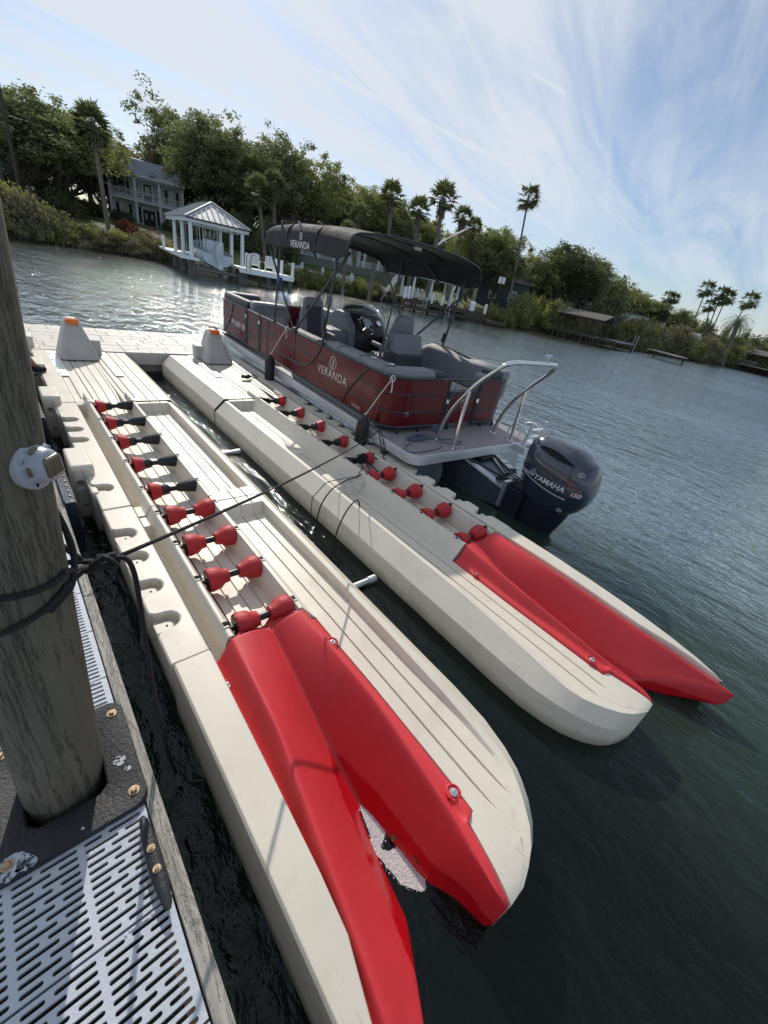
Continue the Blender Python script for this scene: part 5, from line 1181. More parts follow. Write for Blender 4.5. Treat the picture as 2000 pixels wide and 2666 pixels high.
leafmat('red_leaf',(0.059,0.014,0.014),(0.165,0.047,0.035),.3,1.)
leafmat('hedge_leaf',(0.041,0.071,0.017),(0.130,0.189,0.035),.3,1.5)
def leafquads(vs,fs,c,s,rnd):
    a=Vector((rnd.gauss(0,1),rnd.gauss(0,1),rnd.gauss(0,1))).normalized(); b_=a.orthogonal().normalized(); b_.rotate(Quaternion(a,rnd.uniform(0,6.28))); c_=a.cross(b_)
    o=len(vs); l=s*rnd.uniform(.7,1.4); w=l*rnd.uniform(.35,.6)
    vs+= [c+b_*l,c+c_*w,c-b_*l,c-c_*w]; fs.append((o,o+1,o+2,o+3))
def crown_mesh(name,seed,n=6500,shape='round',leaf=.036,nb=15,m='oak_leaf'):
    """unit crown: half-width 1, z 0..1.3"""
    rnd=random.Random(seed); blobs=[]
    for i in range(nb):
        a=rnd.uniform(0,6.283); 
        if shape=='round': r=rnd.uniform(.15,.72); z=rnd.uniform(.18,1.05)*(1.05-.25*r)
        elif shape=='tall': r=rnd.uniform(.05,.55); z=rnd.uniform(.1,1.2)
        else: r=rnd.uniform(.3,.85); z=rnd.uniform(.25,.75)
        blobs.append((Vector((r*math.cos(a),r*math.sin(a),z)),rnd.uniform(.24,.42)))
    # twig-scale clusters around each blob's shell
    cl=[]
    for c,r in blobs:
        for k in range(20):
            d=Vector((rnd.gauss(0,1),rnd.gauss(0,1),rnd.gauss(0,.85))).normalized(); cl.append((c+d*r*rnd.uniform(.55,1.08),rnd.uniform(.05,.12)))
    vs=[];fs=[]; per=n//len(cl)
    for c,r in cl:
        for k in range(int(per*rnd.uniform(.4,1.6))):
            d=Vector((rnd.gauss(0,1),rnd.gauss(0,1),rnd.gauss(0,.8)))*r*.62
            leafquads(vs,fs,c+d,leaf,rnd)
    zt=sorted(v.z for v in vs)[-len(vs)//400]; hw=sorted(math.hypot(v.x,v.y) for v in vs)[-len(vs)//60]; K=Vector((1/hw,1/hw,1.3/zt))
    vs=[v*K for v in vs]
    me=bpy.data.meshes.new(name); me.from_pydata([tuple(v) for v in vs],[],fs); me.materials.append(M[m]); return me,[c*K for c,r in blobs]
def limb_mesh(name,seed,tips,trunk_r=.05,fork=-.55,base=-1.1,m='bark'):
    rnd=random.Random(seed); b=MB(); fk=Vector((rnd.uniform(-.08,.08),rnd.uniform(-.08,.08),fork))
    b.tube(cr_path([(rnd.uniform(-.03,.03),0,base),(rnd.uniform(-.05,.05),rnd.uniform(-.04,.04),(base+fork)/2),fk],4),[trunk_r*(1.35 if i==0 else 1.05-.03*i) for i in range(9)],8)
    for i,t_ in enumerate(tips):
        mid=fk.lerp(t_,.5)+Vector((rnd.uniform(-.12,.12),rnd.uniform(-.12,.12),-.06)); p=cr_path([fk,fk.lerp(mid,.5)+Vector((rnd.uniform(-.06,.06),rnd.uniform(-.06,.06),0)),mid,t_],3)
        r0=trunk_r*(.62 if i<4 else .38); b.tube(p,[lerp(r0,r0*.22,k/(len(p)-1)) for k in range(len(p))],6)
        for j in range(3):
            e=t_+Vector((rnd.gauss(0,.16),rnd.gauss(0,.16),rnd.gauss(0,.14))); q=p[len(p)*2//3]; b.tube([q,q.lerp(e,.5)+Vector((rnd.uniform(-.05,.05),rnd.uniform(-.05,.05),.02)),e],[r0*.3,r0*.2,r0*.08],4)
    me=bpy.data.meshes.new(name); me.from_pydata([tuple(v) for v in b.v],[],b.f); me.polygons.foreach_set('use_smooth',[True]*len(me.polygons)); me.materials.append(M[m]); return me
CV=[]
for i,(shp,mm) in enumerate((('round','oak_leaf'),('tall','oak_leaf'),('round','oak_leaf_warm'),('wide','oak_leaf_dark'),('round','oak_leaf_dark'),('wide','oak_leaf_warm'))):
    me,bl=crown_mesh('crown',40+i,24000,shp,.0255,26,mm); CV.append((me,limb_mesh('trunk',60+i,bl)))
def tree(px,py,R,wid,v,label,lean=0,hs=None,rz=None,group='trees along the far bank'):
    top=D(px,py,R); z0=ground(top.x,top.y)-.2; h=top.z-z0
    # crown occupies the upper part; mesh spans z -1.1 (root) .. 1.3
    sc_z=h/2.4 if hs is None else h/2.4; r=thing('oak_tree',label,'tree',(top.x,top.y,z0+1.1*sc_z),0,group)
    me,tm=CV[v]; rr_=random.uniform(0,6.28) if rz is None else rz
    c=bpy.data.objects.new('crown',me); c.parent=r; col.objects.link(c); t_=bpy.data.objects.new('trunk',tm); t_.parent=r; col.objects.link(t_)
    r.scale=(wid/2,wid/2,sc_z); r.rotation_euler=(lean*.3,lean,rr_)
    return r
random.seed(77)
TR=[(25,232,57,13,0,'tall spreading oak at the far left edge behind the utility pole'),
(118,255,60,12,2,'olive-green oak left of the sabal palm, second from the left edge'),
(205,298,70,13,0,'oak crown just behind the sabal palm beside the white house'),
(262,338,76,9,2,'oak crown rising behind the left roof corner of the white house'),
(312,385,88,11,4,'low oak crown showing over the roof of the white house'),
(455,268,80,12,1,'tallest oak, a narrow crown rising right of the white house chimney'),
(545,306,68,12.5,0,'broad-topped oak right of the tallest oak'),
(622,345,66,10,1,'oak with a ragged crown above the metal boathouse roof'),
(738,356,64,11,0,'rounded oak with bare forked limbs left of the boat canopy'),
(828,402,66,10,2,'oak with open see-through limbs behind the boat canopy'),
(892,484,72,10,4,'lower bushy oak just above the front of the boat canopy'),
(965,482,78,11,2,'distant rounded oak left of the fan palms'),
(1045,515,80,10,0,'oak between the first two fan palms'),
(1262,582,62,10,2,'pale-leaved oak just right of the fan palm cluster'),
(1330,612,62,10,0,'oak standing in front of the very tall thin palm trunk'),
(1405,668,70,9,5,'mid-green oak right of the tall thin palm'),
(1482,642,72,13,4,'big dense dark oak, the highest crown right of the tall thin palm'),
(1548,668,76,11,0,'oak forming the right shoulder of the big dark oak'),
(1632,735,82,11,2,'oak standing behind the shingled dock roof'),
(1690,775,90,12,4,'low dark oak right of the shingled dock roof'),
(1745,800,104,12,5,'small oak behind the pair of thin palms'),
(1800,850,118,13,4,'low oak behind the date palms'),
(1975,890,130,14,2,'farthest low tree at the right edge of the bank')]
for px,py,R,w_,v_,lab in TR: tree(px,py,R,w_,v_,lab)
# second rank, lower, filling the wood behind the first
b2=[(-40,330,72),(70,345,76),(165,375,80),(250,430,92),(405,420,82),(480,430,80),(560,440,80),(650,455,80),(720,470,80),(790,490,82),(860,540,86),(930,560,88),(1000,575,90),(1080,590,92),(1150,600,92),(1220,640,90),(1300,690,84),(1370,710,84),(1440,740,84),(1510,740,88),(1580,770,92),(1650,800,98),(1720,830,106),(1790,868,120)]
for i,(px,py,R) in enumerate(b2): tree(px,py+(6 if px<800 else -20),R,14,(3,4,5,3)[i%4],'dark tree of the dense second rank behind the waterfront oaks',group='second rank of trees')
# understorey in front of the trunks
UM=[]
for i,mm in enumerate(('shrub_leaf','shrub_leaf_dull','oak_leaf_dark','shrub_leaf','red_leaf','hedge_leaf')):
    rnd=random.Random(90+i); vs=[];fs=[]
    for k in range(46):
        a=rnd.uniform(0,6.283); r=rnd.uniform(0,.8); c=Vector((r*math.cos(a),r*math.sin(a),rnd.uniform(.12,.92)*(1.05-r*.5)))
        for j in range(46): leafquads(vs,fs,c+Vector((rnd.gauss(0,.12),rnd.gauss(0,.12),rnd.gauss(0,.10))),.050,rnd)
    me=bpy.data.meshes.new('foliage'); me.from_pydata([tuple(v) for v in vs],[],fs); me.materials.append(M[mm])
    # stems
    b=MB()
    for k in range(9):
        a=rnd.uniform(0,6.28); b.tube([(.15*math.cos(a),.15*math.sin(a),-.1),(.4*math.cos(a),.4*math.sin(a),.4),(.6*math.cos(a),.6*math.sin(a),.8)],[.02,.014,.006],4)
    ms=bpy.data.meshes.new('stems'); ms.from_pydata([tuple(v) for v in b.v],[],b.f); ms.materials.append(M['bark']); UM.append((me,ms))
def shrub(x,y,w_,h,v,label,group,name='shrub',cat='bush',z=None):
    r=thing(name,label,cat,(x,y,ground(x,y)-.15 if z is None else z),random.uniform(0,6.28),group); me,ms=UM[v]
    for nm,mm in (('foliage',me),('stems',ms)):
        c=bpy.data.objects.new(nm,mm); c.parent=r; col.objects.link(c)
    r.scale=(w_/2,w_/2,h); return r
def polar(az,d): r=shr(az)+d; return r*math.sin(az),r*math.cos(az)
def azof(px,py): d=W(px,py,0) if False else CR*((px-1000)/F)+CD*((py-1333)/F)+CF; return math.atan2(d.x,d.y)
random.seed(5)
# mangrove band along the water: height depends on the stretch of bank
def band(px0,py0,px1,py1,n,hlo,hhi,vset,lab,grp,d0=.2,d1=1.4,w_=2.6):
    a0,a1=azof(px0,py0),azof(px1,py1)
    for k in range(n):
        a=lerp(a0,a1,(k+random.uniform(.2,.8))/n); x,y=polar(a,random.uniform(d0,d1)); shrub(x,y,w_*random.uniform(.85,1.25),random.uniform(hlo,hhi),random.choice(vset),lab,grp)
band(-30,600,150,640,9,1.9,2.8,(0,1,0,1),'bushy yellow-green mangrove in the row left of the boathouse','mangroves left of the boathouse',.0,2.4,3.2)
band(150,640,430,680,15,.8,1.25,(0,1,0,1),'bushy yellow-green mangrove in the row left of the boathouse','mangroves left of the boathouse',.0,1.8,2.8)
band(640,715,1030,790,22,.9,1.5,(0,3,1),'low trimmed mangrove bush in the strip below the picket fences','low mangroves below the picket fences',.0,1.2,2.3)
band(1262,830,1330,850,4,1.3,1.8,(0,3),'low bush right of the private dock with white-capped piles','bushes right of the white-capped dock')
band(1335,846,1450,866,10,2.0,3.8,(0,1,3),'tall mangrove bush left of the shingled boat dock','tall mangroves left of the shingled dock',.2,3.,4.)
band(1450,866,1640,900,14,1.8,3.0,(0,1,1),'mangrove bush behind the shingled boat dock','mangroves behind the shingled dock',.8,3,4.)
band(1640,900,1900,950,20,2.2,3.6,(1,1,0),'dull olive mangrove bush on the bank below the date palms','olive mangroves at the far right',.3,3.5,4.8)
band(1880,945,2100,1010,10,2.0,3.4,(1,0),'mangrove bush behind the farthest roofed dock','mangroves at the farthest dock',1,5,5)
# dark undergrowth beneath the oaks
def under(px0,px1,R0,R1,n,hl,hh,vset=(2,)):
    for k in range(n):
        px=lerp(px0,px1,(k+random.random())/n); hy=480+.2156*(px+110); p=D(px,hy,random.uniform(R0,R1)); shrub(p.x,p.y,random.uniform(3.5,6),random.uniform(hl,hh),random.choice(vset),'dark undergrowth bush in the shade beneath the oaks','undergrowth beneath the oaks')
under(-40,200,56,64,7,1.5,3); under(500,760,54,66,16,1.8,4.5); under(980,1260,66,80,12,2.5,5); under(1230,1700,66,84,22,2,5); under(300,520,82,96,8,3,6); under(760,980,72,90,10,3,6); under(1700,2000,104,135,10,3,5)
shrub(*D(330,610,50).to_2d(),2.2,1.7,4,'dark red-leaved shrub on the lawn edge left of the boathouse','red shrubs',cat='bush')
shrub(*D(352,618,48).to_2d(),1.8,1.4,4,'smaller red-leaved shrub beside the mangroves near the boathouse','red shrubs',cat='bush')
for i,px in enumerate((208,222,236,250,264)):
    p=D(px,480+.2156*(px+110)-8,64); shrub(p.x,p.y,2.6,1.5,5,'clipped green hedge section left of the white house','clipped hedge left of the white house','hedge','hedge')
for i,(px,l) in enumerate(((300,'dark hedge bush against the left porch of the white house'),(318,'dark hedge bush under the left porch window of the white house'),(338,'dark hedge bush just left of the white house front door'),(432,'dark hedge bush right of the white house front door'),(452,'dark hedge bush at the right porch of the white house'))):
    p=D(px,480+.2156*(px+110)-2,69.5); shrub(p.x,p.y,2.0,1.1,2,l,'hedge along the white house porch','hedge','hedge')
# ---------------------------------------------------------------- palms
def fan_frond(b,base,dirv,L_,rad,rnd,nb=13,droop=.35):
    dirv=dirv.normalized(); tip=base+dirv*L_+Vector((0,0,-droop*L_*.3)); side=dirv.cross(Vector((0,0,1))); side=side.normalized() if side.length>.05 else Vector((1,0,0))
    b.add([base+side*.02,base-side*.02,tip-side*.02,tip+side*.02],[(0,1,2,3)])
    for k in range(nb):
        a=lerp(-1.9,1.9,k/(nb-1)); d=(dirv*math.cos(a)+side*math.sin(a)).normalized(); e=tip+d*rad*rnd.uniform(.8,1.1)+Vector((0,0,-droop*rad*rnd.uniform(.2,.9))); w_=side*math.cos(a)-dirv*math.sin(a); mid=tip.lerp(e,.45)
        b.add([tip,mid+w_*rad*.12,e,mid-w_*rad*.12],[(0,1,2,3)])
def fan_crown(name,seed,n,L_,rad,lo=-.9,wind=0.,m='palm_leaf',droop=.35):
    rnd=random.Random(seed); b=MB()
    for k in range(n):
        a=k*2.4+rnd.uniform(-.3,.3); e=lerp(1.35,lo,(k/n)**.85); d=Vector((math.cos(a)*math.cos(e)+wind,math.sin(a)*math.cos(e),math.sin(e))); fan_frond(b,Vector((0,0,0)),d,L_*rnd.uniform(.8,1.15),rad,rnd,13,droop)
    me=bpy.data.meshes.new(name); me.from_pydata([tuple(v) for v in b.v],[],b.f); me.materials.append(M[m]); return me
def feather_crown(name,seed,n,L_,m='palm_leaf'):
    rnd=random.Random(seed); b=MB()
    for k in range(n):
        a=k*2.4; e0=lerp(1.25,-.45,(k/n)**.8); pts=[]; p=Vector((0,0,0)); e=e0
        for j in range(11): pts.append(p.copy()); p=p+Vector((math.cos(a)*math.cos(e),math.sin(a)*math.cos(e),math.sin(e)))*L_/10; e-=.13+.02*j
        side=Vector((-math.sin(a),math.cos(a),0))
        for j in range(len(pts)-1):
            for q in (0,.33,.66):
                c=pts[j].lerp(pts[j+1],q); t_=(pts[j+1]-pts[j]).normalized(); ll=L_*.17*math.sin(PI*min(.97,(j+q)/10+.08))**.6
                for s in (-1,1):
                    e_=c+side*s*ll*.8+t_*ll*.6+Vector((0,0,-.12*ll+ .1*ll)); b.add([c,c+t_*L_*.012,e_],[(0,1,2)])
        b.tube(pts,[.02,.018,.016,.014,.013,.012,.01,.009,.008,.006,.004],3)
    me=bpy.data.meshes.new(name); me.from_pydata([tuple(v) for v in b.v],[],b.f); me.materials.append(M[m]); return me
FC=fan_crown('crown',1,44,1.0,1.0,-1.1); FW=fan_crown('crown',2,38,1.0,.72,-1.0,.40,droop=.35); FT=fan_crown('crown',3,20,1.2,.6,-.9,.25,droop=.6); DP=feather_crown('crown',4,64,3.4,'palm_leaf_warm'); DP2=feather_crown('crown',5,64,3.6,'palm_leaf'); FG=fan_crown('crown',7,26,1.1,1.0,-.6,.1)
def skirt_mesh(seed,n=60,L_=1.6):
    rnd=random.Random(seed); b=MB()
    for k in range(n):
        a=rnd.uniform(0,6.28); r=rnd.uniform(.15,.4); z=rnd.uniform(-.8,.1); p=Vector((r*math.cos(a),r*math.sin(a),z)); q=p+Vector((math.cos(a)*.25,math.sin(a)*.25,-L_*rnd.uniform(.4,.8))); s=Vector((-math.sin(a),math.cos(a),0))*.12; b.add([p-s*.4,p+s*.4,q+s,q-s],[(0,1,2,3)])
    me=bpy.data.meshes.new('dead_fronds'); me.from_pydata([tuple(v) for v in b.v],[],b.f); me.materials.append(M['palm_bark']); return me
SKM=skirt_mesh(8)
def palm(name,px,py,bx,by,R,cm,rad,tr,label,group,skirt=True,rz=None,R2=None):
    top=D(px,py,R); base=D(bx,by,R2 or R); base.z=ground(base.x,base.y)-.2
    r=thing(name,label,'palm',base,0,group); t_=top-base
    b=MB(); mid=t_*.5+Vector((t_.x*-.02,t_.y*-.02,0)); p=cr_path([(0,0,0),mid,t_],6); b.tube(p,[lerp(tr*1.25,tr*.8,(k/(len(p)-1))**.6) for k in range(len(p))],8); build('trunk',b,'palm_bark',r,smooth=True)
    c=bpy.data.objects.new('crown',cm); col.objects.link(c); c.parent=r; c.location=t_; c.scale=(rad,)*3; c.rotation_euler=(0,0,random.uniform(0,6) if rz is None else rz)
    if skirt:
        s=bpy.data.objects.new('dead_fronds',SKM); col.objects.link(s); s.parent=r; s.location=t_; s.scale=(rad*.9,rad*.9,rad)
WZ=R_(-60)
palm('sabal_palm',238,318,281,578,47,FC,.86,.17,'round-headed sabal palm leaning in front of the white house corner','sabal palms')
palm('sabal_palm',672,492,692,690,52,FC,.85,.20,'sabal palm left of the pair of bare palm trunks beside the boathouse','sabal palms')
palm('sabal_palm',712,478,716,690,54,FC,.85,.20,'sabal palm with a shaggy skirt immediately left of the boat canopy','sabal palms')
palm('sabal_palm',655,440,700,680,60,FC,1.0,.2,'dark sabal palm crown between the two big oaks','sabal palms')
palm('fan_palm',1020,505,1010,700,58,FG,.95,.26,'leftmost tall fan palm above the boat canopy','fan palms above the canopy')
palm('fan_palm',1092,545,1070,720,58,FG,.9,.26,'second fan palm from the left above the boat canopy','fan palms above the canopy')
palm('fan_palm',1155,515,1120,740,56,FG,1.05,.28,'tallest fan palm with a hanging skirt above the boat canopy','fan palms above the canopy')
palm('fan_palm',1207,565,1170,760,58,FG,.8,.26,'fan palm just left of the canopy light mast','fan palms above the canopy')
palm('fan_palm',1235,590,1200,770,60,FG,.7,.24,'lowest fan palm at the right end of the fan palm row','fan palms above the canopy')
palm('fan_palm',935,560,925,690,54,FG,.8,.2,'low bright fan palm just behind the front of the canopy','fan palms above the canopy')
palm('sabal_palm',905,600,898,720,46,FC,.55,.17,'short palm trunk seen under the canopy by the picket fence','palms by the picket fence')
palm('sabal_palm',980,640,965,745,46,FC,.7,.18,'second short palm right of the picket fence, under the canopy','palms by the picket fence')
palm('sabal_palm',1020,650,1015,752,47,FC,.7,.18,'third short palm near the middle dock, under the canopy','palms by the picket fence')
palm('tall_palm',1377,510,1323,810,58,FW,.95,.12,'very tall thin palm standing alone against the sky','lone palm',False,WZ)
palm('thin_palm',1741,772,1703,848,92,FW,.85,.10,'left one of two thin palms leaning in front of the distant oaks','thin wind-blown palms',False,WZ)
palm('thin_palm',1756,776,1716,858,92,FW,.75,.10,'right one of two thin palms leaning in front of the distant oaks','thin wind-blown palms',False,WZ)
palm('thin_palm',1841,750,1812,840,96,FW,1.05,.10,'leftmost and highest wind-blown palm of the right-hand group','thin wind-blown palms',False,WZ)
palm('thin_palm',1848,794,1846,880,96,FW,.85,.10,'shortest wind-blown palm of the right-hand group','thin wind-blown palms',False,WZ)
palm('thin_palm',1880,762,1834,890,96,FW,.9,.10,'wind-blown palm second highest in the right-hand group','thin wind-blown palms',False,WZ)
palm('thin_palm',1893,772,1840,894,96,FW,1.05,.10,'wind-blown palm at the middle of the right-hand group, in front of its neighbour','thin wind-blown palms',False,WZ)
palm('thin_palm',1953,780,1869,905,98,FW,1.1,.10,'rightmost wind-blown palm leaning over the date palm','thin wind-blown palms',False,WZ)
palm('date_palm',1780,822,1755,888,88,DP,.78,.36,'warm green feathery date palm left of the wind-blown palms','date palms',False)
palm('date_palm',1922,842,1905,905,92,DP2,.85,.38,'dark feathery date palm at the right edge of the wood','date palms',False)
palm('date_palm',1885,885,1880,915,95,DP2,.6,.3,'low shaggy date palm between the two larger ones','date palms',False)
# ---------------------------------------------------------------- utility poles and wires
def pole(px,py,bx,by,R,r,label):
    a=D(px,py,R); c=D(bx,by,R); c.z=ground(c.x,c.y)-.2; b=MB(); b.tube([(0,0,0),a-c],[r*1.15,r*.85],10); tag(build('utility_pole',b,'dark_wood',None,smooth=True,loc=c),label,'pole','utility poles'); return a
t1=pole(-12,180,64,560,50,.12,'tall grey utility pole at the far left edge')
pole(-5,425,28,545,46,.13,'leaning brace pole left of the tall utility pole')
pole(918,585,918,712,44,.09,'thin grey pole standing at the picket fence')
for i,(a,c,l) in enumerate((((22,325,50),(420,520,70),'power line running down to the white house'),((22,300,50),(520,395,80),'power line crossing the sky above the white house'))):
    A=D(*a); C_=D(*c); b=MB(); b.tube([A.lerp(C_,k/12)-A-Vector((0,0,.9*4*(k/12)*(1-k/12))) for k in range(13)],.02,4); tag(build('power_line',b,'black_rubber',None,loc=A),l,'wire','power lines')
# ================================================================ BUILDINGS, DOCKS ON THE FAR BANK
mat('siding',(.80,.84,.81),.7,var=.08,vs=1.5); mat('siding_grey',(.20,.21,.19),.75,var=.1,vs=1.5); mat('white_paint',(.78,.81,.82),.6,var=.06,vs=4)
mat('metal_roof',(.30,.32,.36),.42,.35,var=.08,vs=2); mat('metal_roof_light',(.36,.375,.39),.5,.2,var=.06,vs=2); mat('shingle',(.13,.115,.10),.9,var=.3,vs=14,bump=.4,bs=20)
mat('shutter',(.012,.014,.022),.6); mat('glass_dark',(.02,.025,.03),.08,spec=.8); mat('brick',(.20,.075,.05),.85,var=.3,vs=9); mat('brick_path',(.15,.075,.055),.9,var=.25,vs=3)
mat('concrete_path',(.34,.33,.31),.85,var=.1,vs=3); mat('boat_white',(.62,.68,.74),.3,coat=.5); mat('barnacle',(.13,.12,.105),.95,var=.4,vs=6,bump=1.,bs=12); mat('sign_white',(.7,.7,.7),.6); mat('shed_blue',(.055,.070,.070),.7)
def frame(ox,oy,ang,name,label,cat,z=0,group=None): return thing(name,label,cat,(ox,oy,z),R_(ang),group)
def part(name,m,r,fn,bevel=0,smooth=False):
    b=MB(); fn(b); return build(name,b,m,r,bevel=bevel,smooth=smooth)
# ---- white two-storey house
hs=frame(14.0,70.6,-14,'white_house','white two-storey house with double porch, dark shutters and a grey metal mansard roof','house',2.35)
Wd=8.1
part('wall','siding',hs,lambda b:b.box(0,Wd,1.5,8.5,-.6,5.0))
part('corner_panel','siding_grey',hs,lambda b:b.box(-.25,.0,.0,8.4,-.6,5.0))
part('porch_floor','white_paint',hs,lambda b:(b.box(-.2,Wd+.2,-.1,1.52,2.36,2.62),b.box(-.2,Wd+.2,-.1,1.5,-.6,.0)))
part('porch_beam','white_paint',hs,lambda b:b.box(-.2,Wd+.2,-.1,.1,4.72,5.02))
for x in (.0,Wd/3,Wd*2/3,Wd):
    part('column','white_paint',hs,lambda b:b.box(x-.16,x+.16,-.08,.2,.0,2.36)); part('column','white_paint',hs,lambda b:b.box(x-.15,x+.15,-.07,.2,2.62,4.72))
def baluster(b,x0,x1,z,h=.85):
    b.box(x0,x1,-.02,.04,z+h-.06,z+h); b.box(x0,x1,-.02,.04,z+.08,z+.13); n=int((x1-x0)/.15)
    for k in range(n): x=x0+(k+.5)*(x1-x0)/n; b.box(x-.025,x+.025,-.01,.03,z+.1,z+h-.04)
for k in range(3): part('railing','white_paint',hs,lambda b:baluster(b,Wd/3*k+.16,Wd/3*(k+1)-.16,2.62))
for x0,x1 in ((.16,Wd/3-.16),(Wd*2/3+.16,Wd-.16)): part('railing','white_paint',hs,lambda b:baluster(b,x0,x1,.0,.7))
def window(r,x,z,w_,h,y=1.5,sh=True):
    f=part('window','white_paint',r,lambda b:(b.box(x-w_/2-.08,x+w_/2+.08,y-.05,y+.02,z-.08,z+h+.08)))
    part('pane','glass_dark',f,lambda b:b.box(x-w_/2,x+w_/2,y-.075,y-.055,z,z+h))
    part('sash','white_paint',f,lambda b:b.box(x-w_/2,x+w_/2,y-.095,y-.08,z+h/2-.03,z+h/2+.03))
    if sh:
        for s in (-1,1): part('shutter','shutter',r,lambda b:b.box(x+s*(w_/2+.30)-.17,x+s*(w_/2+.30)+.17,y-.06,y,z-.06,z+h+.06))
for x in (1.25,6.9): window(hs,x,3.0,.7,1.35); window(hs,x,.45,.8,1.45)
for x in (3.15,5.0): window(hs,x,3.0,.30,1.35,sh=False); part('shutter','shutter',hs,lambda b:b.box(x-.2,x+.2,1.43,1.5,2.95,4.4))
d=part('balcony_door','shutter',hs,lambda b:b.box(3.65,4.5,1.42,1.49,2.62,4.45)); part('pane','glass_dark',d,lambda b:b.box(3.80,4.35,1.39,1.415,3.3,4.25))
d=part('front_door','shutter',hs,lambda b:b.box(3.35,4.75,1.42,1.49,.0,1.75)); part('door_surround','white_paint',hs,lambda b:(b.box(3.2,3.34,1.36,1.5,0,2.05),b.box(4.76,4.90,1.36,1.5,0,2.05),b.box(3.2,4.9,1.36,1.5,2.0,2.15)))
part('door_wreath','bird_paint',d,lambda b:(b.box(3.55,3.8,1.38,1.415,.7,1.35),b.box(4.25,4.5,1.38,1.415,.8,1.35)))
for x in (2.95,5.15): part('shutter','shutter',hs,lambda b:b.box(x-.2,x+.2,1.43,1.5,.2,1.9))
part('porch_roof','metal_roof_light',hs,lambda b:(b.prism([(-.45,4.98),(1.2,5.42),(1.2,5.34),(-.45,4.90)],-.3,Wd+.35,Matrix(((0,0,1,0),(1,0,0,0),(0,1,0,0),(0,0,0,1))))))
part('roof_seam','metal_roof_light',hs,lambda b:[b.beam((x,-.45,4.99),(x,1.2,5.43),.04,.05) for x in [-.2+.42*k for k in range(20)]] and None)
rf=part('mansard_roof','metal_roof',hs,lambda b:b.loft([[(-.15,1.1,5.38),(Wd+.15,1.1,5.38),(Wd+.15,8.6,5.38),(-.15,8.6,5.38)],[(.0,1.75,6.85),(Wd-.0,1.75,6.85),(Wd-.0,8.0,6.85),(.0,8.0,6.85)],[(.6,3.,7.0),(Wd-.6,3.,7.0),(Wd-.6,7,7.0),(.6,7,7.0)]],True,True))
part('roof_seam','metal_roof',rf,lambda b:[b.beam((x,1.08,5.39),(lerp(.0,Wd,(x+.15)/(Wd+.3)),1.73,6.86),.04,.06) for x in [-.1+.42*k for k in range(20)]] and None)
part('chimney','brick',rf,lambda b:(b.box(4.55,4.92,2.2,2.7,5.6,8.35),b.box(4.49,4.98,2.14,2.76,8.30,8.5)))
part('chimney_base','metal_roof',rf,lambda b:b.box(4.4,5.0,.7,2.3,5.4,5.95))
# ---- grey house at the far left edge
p=D(-12,480,62); gh=frame(p.x,p.y,-4,'grey_house','grey house partly cut off at the far left edge behind the utility pole','house',2.5)
part('wall','siding_grey',gh,lambda b:b.box(-6,4.2,0,9,-1,5.6)); part('roof','metal_roof',gh,lambda b:b.prism([(-6.6,5.5),(-.9,8.4),(4.8,5.5)],-.5,9.5,Matrix(((1,0,0,0),(0,0,1,0),(0,1,0,0),(0,0,0,1)))))
for x,z in ((-1.2,2.8),(1.2,.7),(2.8,3.0),(.2,4.0)): window(gh,x,z,.8,1.2,y=0,sh=False)
part('vent_louvre','white_paint',gh,lambda b:[b.box(2.0,3.2,-.06,0,z,z+.06) for z in (2.2,2.35,2.5,2.65,2.8)] and None)
# ---- grey porch house seen under the canopy
p=D(742,640,62); ph_=frame(p.x,p.y,-20,'porch_house','low grey house with a pillared porch seen under the boat canopy','house',2.5)
part('wall','siding_grey',ph_,lambda b:b.box(0,17,2,9,-.6,3.4)); part('roof','shingle',ph_,lambda b:b.prism([(-.6,3.3),(5,4.7),(9.6,3.3)],-.6,17.6,Matrix(((0,0,1,0),(1,0,0,0),(0,1,0,0),(0,0,0,1)))))
part('porch_floor','siding_grey',ph_,lambda b:b.box(0,17,0,2,-.6,.35))
for k in range(9): part('column','white_paint',ph_,lambda b:b.box(k*2.1,k*2.1+.2,.0,.2,.35,3.3))
part('railing','white_paint',ph_,lambda b:baluster(b,.3,16.5,.35,.75))
for x in (2.5,5,8.2,11,14): window(ph_,x,1.0,.9,1.7,y=2,sh=False)
part('balcony_door','white_paint',ph_,lambda b:b.box(9.3,10.6,1.9,1.99,.35,2.6))
p=D(835,500,96); bg_=frame(p.x,p.y,-20,'distant_house','brown-roofed house glimpsed between the trees above the canopy','house',3)
part('wall','siding_grey',bg_,lambda b:b.box(0,9,0,8,0,5.2)); part('roof','shingle',bg_,lambda b:b.prism([(-.6,5.0),(4,8.4),(8.6,5.0)],-.6,9.6,Matrix(((0,0,1,0),(1,0,0,0),(0,1,0,0),(0,0,0,1)))))
# sheds further right
for (px,R,w_,h,mn,lab) in ((1240,64,7,3.4,'shed_blue','blue-grey cottage in the shade right of the canopy'),(1500,80,8,3.2,'siding','pale house glimpsed behind the shingled dock roof'),(1575,84,7,3.,'siding','pale gabled house glimpsed right of the shingled dock roof'),(1655,94,5,2.6,'siding','white gable glimpsed through the trees right of the shingled dock')):
    hy=480+.2156*(px+110); p=D(px,hy,R); q=frame(p.x,p.y,-40,'cottage',lab,'house',ground(p.x,p.y)-.1)
    part('wall',mn,q,lambda b:b.box(0,w_,0,6,-.5,h)); part('roof','shingle',q,lambda b:b.prism([(-.5,h-.1),(3,h+2.2),(6.5,h-.1)],-.5,w_+.5,Matrix(((0,0,1,0),(1,0,0,0),(0,1,0,0),(0,0,0,1))))); window(q,w_*.3,1,.9,1.2,y=0,sh=False); window(q,w_*.7,1,.9,1.2,y=0,sh=False)
p=D(1737,886,86); q=frame(p.x,p.y,-50,'camper_van','pale mottled camper van parked behind the bushes near the date palm','vehicle',ground(p.x,p.y))
